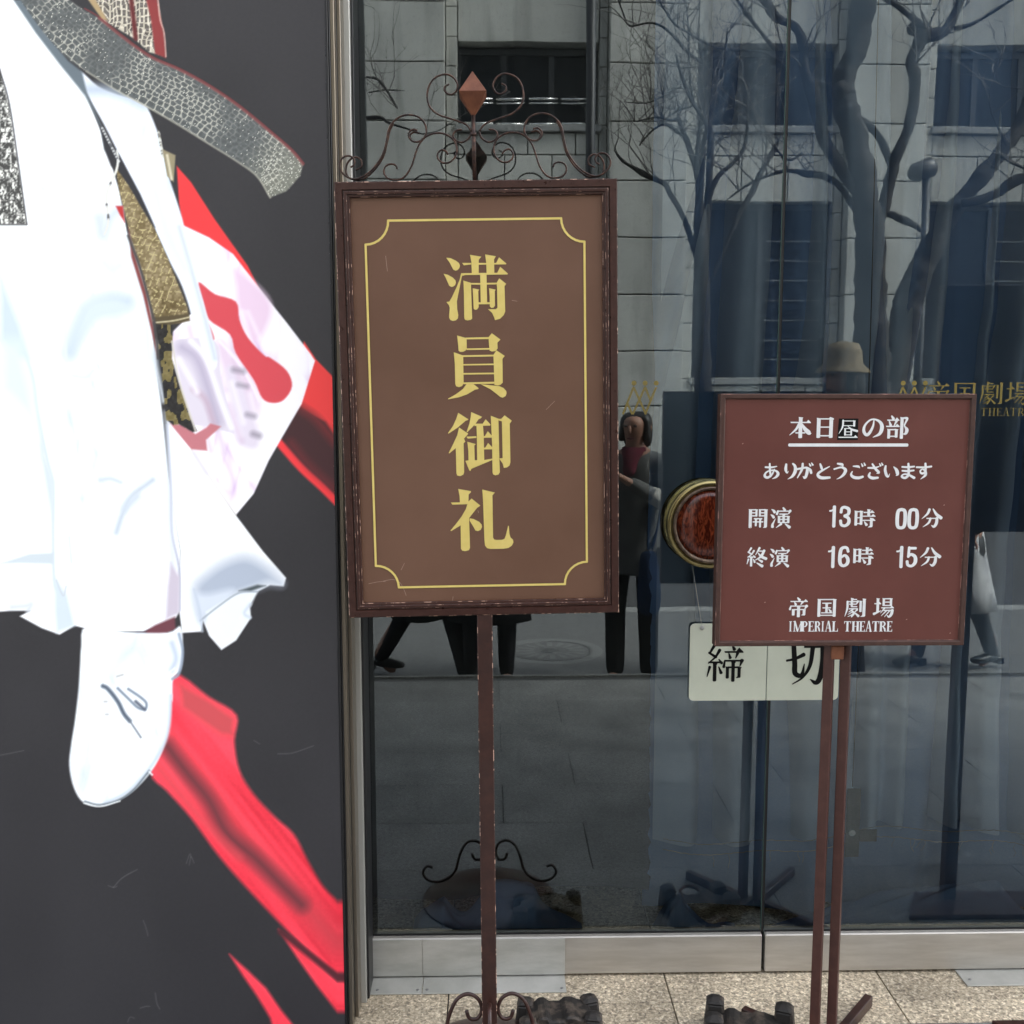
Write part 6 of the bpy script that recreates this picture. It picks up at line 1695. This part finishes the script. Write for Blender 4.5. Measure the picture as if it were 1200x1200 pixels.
M['hair'] = mat('black_hair', (0.012, 0.01, 0.009), 0.45, 0, (0.02, 0.016, 0.014), 60, stretch=(6, 6, .6))
M['coat_dark'] = cloth('dark_coat', (0.012, 0.012, 0.014), (0.02, 0.02, 0.023), 6)
M['coat_grey'] = cloth('grey_coat', (0.1, 0.1, 0.1), (0.15, 0.15, 0.145), 6)
M['sleeve_pale'] = cloth('pale_fleece', (0.4, 0.38, 0.34), (0.52, 0.5, 0.46), 12)
M['scarf_red'] = cloth('wine_scarf', (0.09, 0.02, 0.03), (0.14, 0.03, 0.045), 20)
M['skirt_pale'] = cloth('pale_skirt', (0.42, 0.42, 0.44), (0.5, 0.5, 0.5), 6)
M['bag_navy'] = cloth('navy_bag', (0.012, 0.022, 0.05), (0.02, 0.035, 0.075), 9)
M['straw'] = cloth('tan_hat', (0.2, 0.155, 0.095), (0.27, 0.21, 0.135), 30)
M['shoe'] = mat('black_shoe', (0.01, 0.01, 0.01), 0.3)
def person(label, x, y, hgt, face, arms, stride=0.0, top='coat_dark', legs='coat_dark', hair='long', sleeves=None, skirt=None, hat=None, group=None, boots=True):
    """face: heading (0 looks to +Y). arms: (elbow, wrist) for left and right in body units, x right, y forward."""
    k = hgt / 1.7
    root = empty('person', (x, y, SIDE), -face, label=label, cat='person', group=group)
    S_ = lambda q: (q[0] * k, q[1] * k, q[2] * k, *[r_ * k for r_ in q[3:]])
    st = stride
    hipL, hipR = (-.095, 0, .9), (.095, 0, .9)
    kL, kR = (-.1, st * .55 + .03, .49), (.1, -st * .35 + .03, .49)
    aL, aR = (-.1, st, .09 + .0), (.1, -st * 1.05, .09 + abs(st) * .12)
    body = [(0, 0, .93, .13, .1), (0, 0, 1.08, .12, .09), (0, 0, 1.27, .14, .1), (0, 0, 1.41, .09, .07), (0, .005, 1.48, .05, .05), (0, .015, 1.545, .062, .07), (0, .02, 1.6, .073, .09), (0, .012, 1.66, .06, .075)]
    ed = [(i, i + 1) for i in range(7)]
    def arm(sgn, el, wr):
        n = len(body)
        sh_ = (sgn * .17, 0, 1.385)
        body.extend([(sh_[0], sh_[1], sh_[2], .048), (*el, .036), (*wr, .025)])
        ed.extend([(3, n), (n, n + 1), (n + 1, n + 2)])
        d = (Vector(wr) - Vector(el)).normalized()
        side = d.cross(Vector((0, 0, 1))).normalized() if abs(d.z) < .95 else Vector((0, 1, 0))
        side = Vector((0, 1, 0)) if abs(d.z) > .8 else side
        pm_ = Vector(wr) + d * .05
        body.append((*pm_, .03, .017)); ed.append((n + 2, n + 3))
        nrm = d.cross(side).normalized()
        for f_i, (o_, ln) in enumerate(((-.027, .062), (-.009, .074), (.009, .07), (.026, .055))):
            b0 = pm_ + side * o_ + d * .035; b1 = b0 + (d * .8 + nrm * .35) * ln * .55; b2 = b1 + (d * .45 + nrm * .6) * ln * .5
            m0 = len(body); body.extend([(*b0, .0085), (*b1, .0078), (*b2, .006)]); ed.extend([(n + 3, m0), (m0, m0 + 1), (m0 + 1, m0 + 2)])
        b0 = Vector(wr) + side * (-.03) * sgn + d * .02; b1 = b0 + (side * -.6 * sgn + d * .7 + nrm * .3).normalized() * .035; b2 = b1 + (d * .9 + nrm * .3) * .028
        m0 = len(body); body.extend([(*b0, .011), (*b1, .0095), (*b2, .007)]); ed.extend([(n + 2, m0), (m0, m0 + 1), (m0 + 1, m0 + 2)])
    (eL, wL), (eR, wR) = arms
    arm(-1, eL, wL); arm(1, eR, wR)
    for hip, kn, an, sgn in ((hipL, kL, aL, -1), (hipR, kR, aR, 1)):
        n = len(body); body.extend([(*hip, .085), (*kn, .055), (*an, .036), (an[0], an[1] + .08, .035, .026, .02), (an[0], an[1] + .12, .03, .02, .016)])
        ed.extend([(0, n), (n, n + 1), (n + 1, n + 2), (n + 2, n + 3), (n + 3, n + 4)])
    skin_mesh('body', [S_(q) for q in body], ed, M['skin'], root, 2)
    # coat: torso and sleeves over the body
    ct = [(0, 0, .86, .175, .13), (0, 0, 1.02, .16, .12), (0, 0, 1.26, .168, .125), (0, 0, 1.395, .115, .09), (0, 0, 1.455, .066, .062)]
    ce_ = [(0, 1), (1, 2), (2, 3), (3, 4)]
    if skirt is None: ct.append((0, 0, .72, .185, .14)); ce_.append((0, 5))
    for sgn, el, wr in ((-1, eL, wL), (1, eR, wR)):
        n = len(ct); e_ = Vector(el); wv = Vector(wr); d = (wv - e_).normalized(); q = wv - d * .02
        ct.extend([(sgn * .175, 0, 1.38, .068), (*el, .056), (*q, .043)]); ce_.extend([(3, n), (n, n + 1), (n + 1, n + 2)])
    skin_mesh('coat', [S_(q) for q in ct], ce_, M[top], root, 2)
    if sleeves:
        for sgn, el, wr in ((-1, eL, wL), (1, eR, wR)):
            e_ = Vector(el); wv = Vector(wr); sh_ = Vector((sgn * .175, 0, 1.36)); a = sh_.lerp(e_, .55)
            skin_mesh('sleeve', [S_((*a, .066)), S_((*e_, .064)), S_((*(e_.lerp(wv, .6)), .052))], [(0, 1), (1, 2)], M[sleeves], root, 2)
    if skirt:
        fl_ = .62 if skirt == 'coat_dark' else 1.0; mb = MB(); mb.lathe([(.15 * k, .95 * k), (.175 * k, .8 * k), ((.17 + .07 * fl_) * k, .56 * k), ((.17 + .11 * fl_) * k, .42 * k), ((.162 + .11 * fl_) * k, .42 * k), (.16 * k, .8 * k)], 28); mb.v = [(a * (1 + .05 * math.sin(5 * math.atan2(b, a))), b * .8, c_) for a, b, c_ in mb.v]; q = mb.build('skirt', M[skirt]); q.parent = root
    lg, le = [], []
    for hip, kn, an in ((hipL, kL, aL), (hipR, kR, aR)):
        n = len(lg); lg.extend([(*hip, .1), (*kn, .068), (an[0], an[1], an[2] - .05, .058 if not skirt else .045)]); le.extend([(n, n + 1), (n + 1, n + 2)])
    le.append((0, 3))
    skin_mesh('trousers' if not skirt else 'stockings', [S_(q) for q in lg], le, M[legs], root, 2)
    for an in (aL, aR):
        z0 = an[2] - .09
        skin_mesh('shoe', [S_(q) for q in [(an[0], an[1] - .03, .06 + z0, .04, .045), (an[0], an[1] + .05, .045 + z0, .042, .036), (an[0], an[1] + .13, .035 + z0, .04, .028), (an[0], an[1] + .18, .03 + z0, .03, .02)]], [(0, 1), (1, 2), (2, 3)], M['shoe'], root, 2)
        mb = MB(); mb.box((an[0] - .025) * k, (an[0] + .025) * k, (an[1] - .07) * k, (an[1] - .015) * k, 0.0 + z0 * k, .05 * k + z0 * k); q = mb.build('heel', M['shoe'], bevel=.004); q.parent = root
    # hair, face
    if hair == 'long':
        hv = [(0, -.03, 1.69, .078, .07), (0, -.045, 1.62, .1, .085), (0, -.055, 1.53, .1, .07), (0, -.05, 1.45, .09, .05), (-.072, .015, 1.6, .025), (-.08, .02, 1.5, .026), (.072, .015, 1.6, .025), (.08, .02, 1.5, .026)]
        he = [(0, 1), (1, 2), (2, 3), (1, 4), (4, 5), (1, 6), (6, 7)]
    else:
        hv = [(0, -.01, 1.7, .075, .075), (0, -.03, 1.65, .09, .085), (0, -.05, 1.57, .075, .055)]; he = [(0, 1), (1, 2)]
    skin_mesh('hair', [S_(q) for q in hv], he, M['hair'], root, 2)
    fy = .105
    for sgn in (-1, 1):
        mb = MB(); mb.lathe([(.0001, -.009), (.008, -.006), (.0115, 0), (.008, .006), (.0001, .009)], 12, (sgn * .03 * k, (fy - .004) * k, 1.6 * k)); q = mb.build('eye', M['hair']); q.parent = root
        mb = MB(); mb.lathe([(.0001, -.03), (.01, -.02), (.014, 0), (.01, .025), (.0001, .032)], 10, (sgn * .085 * k, .0, 1.59 * k)); q = mb.build('ear', M['skin']); q.parent = root
    mb = MB(); mb.tube([(0, (fy - .0) * k, 1.6 * k), (0, (fy + .016) * k, 1.568 * k), (0, (fy) * k, 1.56 * k)], [.007, .013, .008], 8); q = mb.build('nose', M['skin']); q.parent = root
    mb = MB(); mb.tube([(-.022 * k, (fy - .012) * k, 1.528 * k), (0, (fy - .002) * k, 1.526 * k), (.022 * k, (fy - .012) * k, 1.528 * k)], [.003, .006, .003], 8); q = mb.build('mouth', M['scarf_red']); q.parent = root
    if hat:
        mb = MB(); mb.lathe([(.135 * k, 1.61 * k), (.13 * k, 1.62 * k), (.096 * k, 1.655 * k), (.092 * k, 1.71 * k), (.075 * k, 1.75 * k), (.0001, 1.765 * k)], 28, (0, 0, 0)); q = mb.build('hat', M[hat]); q.parent = root; q.location = (0, 0, .0)
        q.rotation_euler = (R(0), 0, 0)
    return root
# the one holding the camera, standing just behind it
person('person in long dark coat holding up the phone that takes the picture', 0.0, -3.4, 1.78, 0.0,
       (((-.2, .2, 1.32), (-.09, .33, 1.58)), ((.2, .2, 1.32), (.1, .33, 1.58))), 0.04, hair='short', skirt='coat_dark')
q = Bh(741, 500, 5.16 * 1.17)
wm = person('woman with shoulder length black hair, wine scarf and grey coat raising one hand', .88, -3.48, 1.7, R(-25),
       (((-.25, .12, 1.16), (-.16, .36, 1.36)), ((.28, .08, 1.12), (.05, .34, 1.3))), 0.03, top='coat_grey', hair='long', sleeves='sleeve_pale')
skin_mesh('scarf', [(-.06, .02, 1.445, .036), (0, .07, 1.43, .04), (.06, .02, 1.445, .036), (0, -.055, 1.45, .036), (.0, .13, 1.3, .045, .025)], [(0, 1), (1, 2), (2, 3), (3, 0), (1, 4)], M['scarf_red'], wm, 2)
bgc = Vector((.95, -3.30, .52))
bag = empty('shoulder_bag', (bgc.x, bgc.y, bgc.z), label='soft navy cloth bag hanging beside the woman with the wine scarf', cat='bag')
skin_mesh('bag_body', [(-.01, 0, .2, .03, .05), (0, 0, .05, .09, .07), (0, 0, -.1, .12, .08), (0, 0, -.2, .1, .06)], [(0, 1), (1, 2), (2, 3)], M['bag_navy'], bag, 2)
mb = MB(); mb.tube(smooth_pts([(-.01, 0, .2), (.0, -.03, .4), (.06, -.06, .58), (.1, -.1, .6), (.08, -.13, .4), (.02, -.03, .2)], 5), .009, 6); q = mb.build('strap', M['bag_navy']); q.parent = bag
person('person in long dark coat striding along the sidewalk behind the tall sign', -.42, -3.6, 1.72, R(80),
       (((-.22, -.06, 1.12), (-.24, .08, .9)), ((.22, .06, 1.12), (.24, .16, .92))), 0.3, hair='short', skirt='coat_dark')
person('passer-by with tan brimmed hat and dark coat behind the small sign', 2.08, -3.36, 2.02, R(-60),
       (((-.22, .0, 1.12), (-.2, .1, .9)), ((.22, .0, 1.12), (.22, .1, .9))), 0.06, hair='long', hat='straw')
person('woman in dark coat, pale skirt and black heels walking past at the right', 3.05, -3.85, 1.68, R(-75),
       (((-.22, .0, 1.12), (-.2, .1, .9)), ((.22, .0, 1.12), (.22, .1, .9))), 0.22, hair='long', skirt='skirt_pale', legs='shoe')
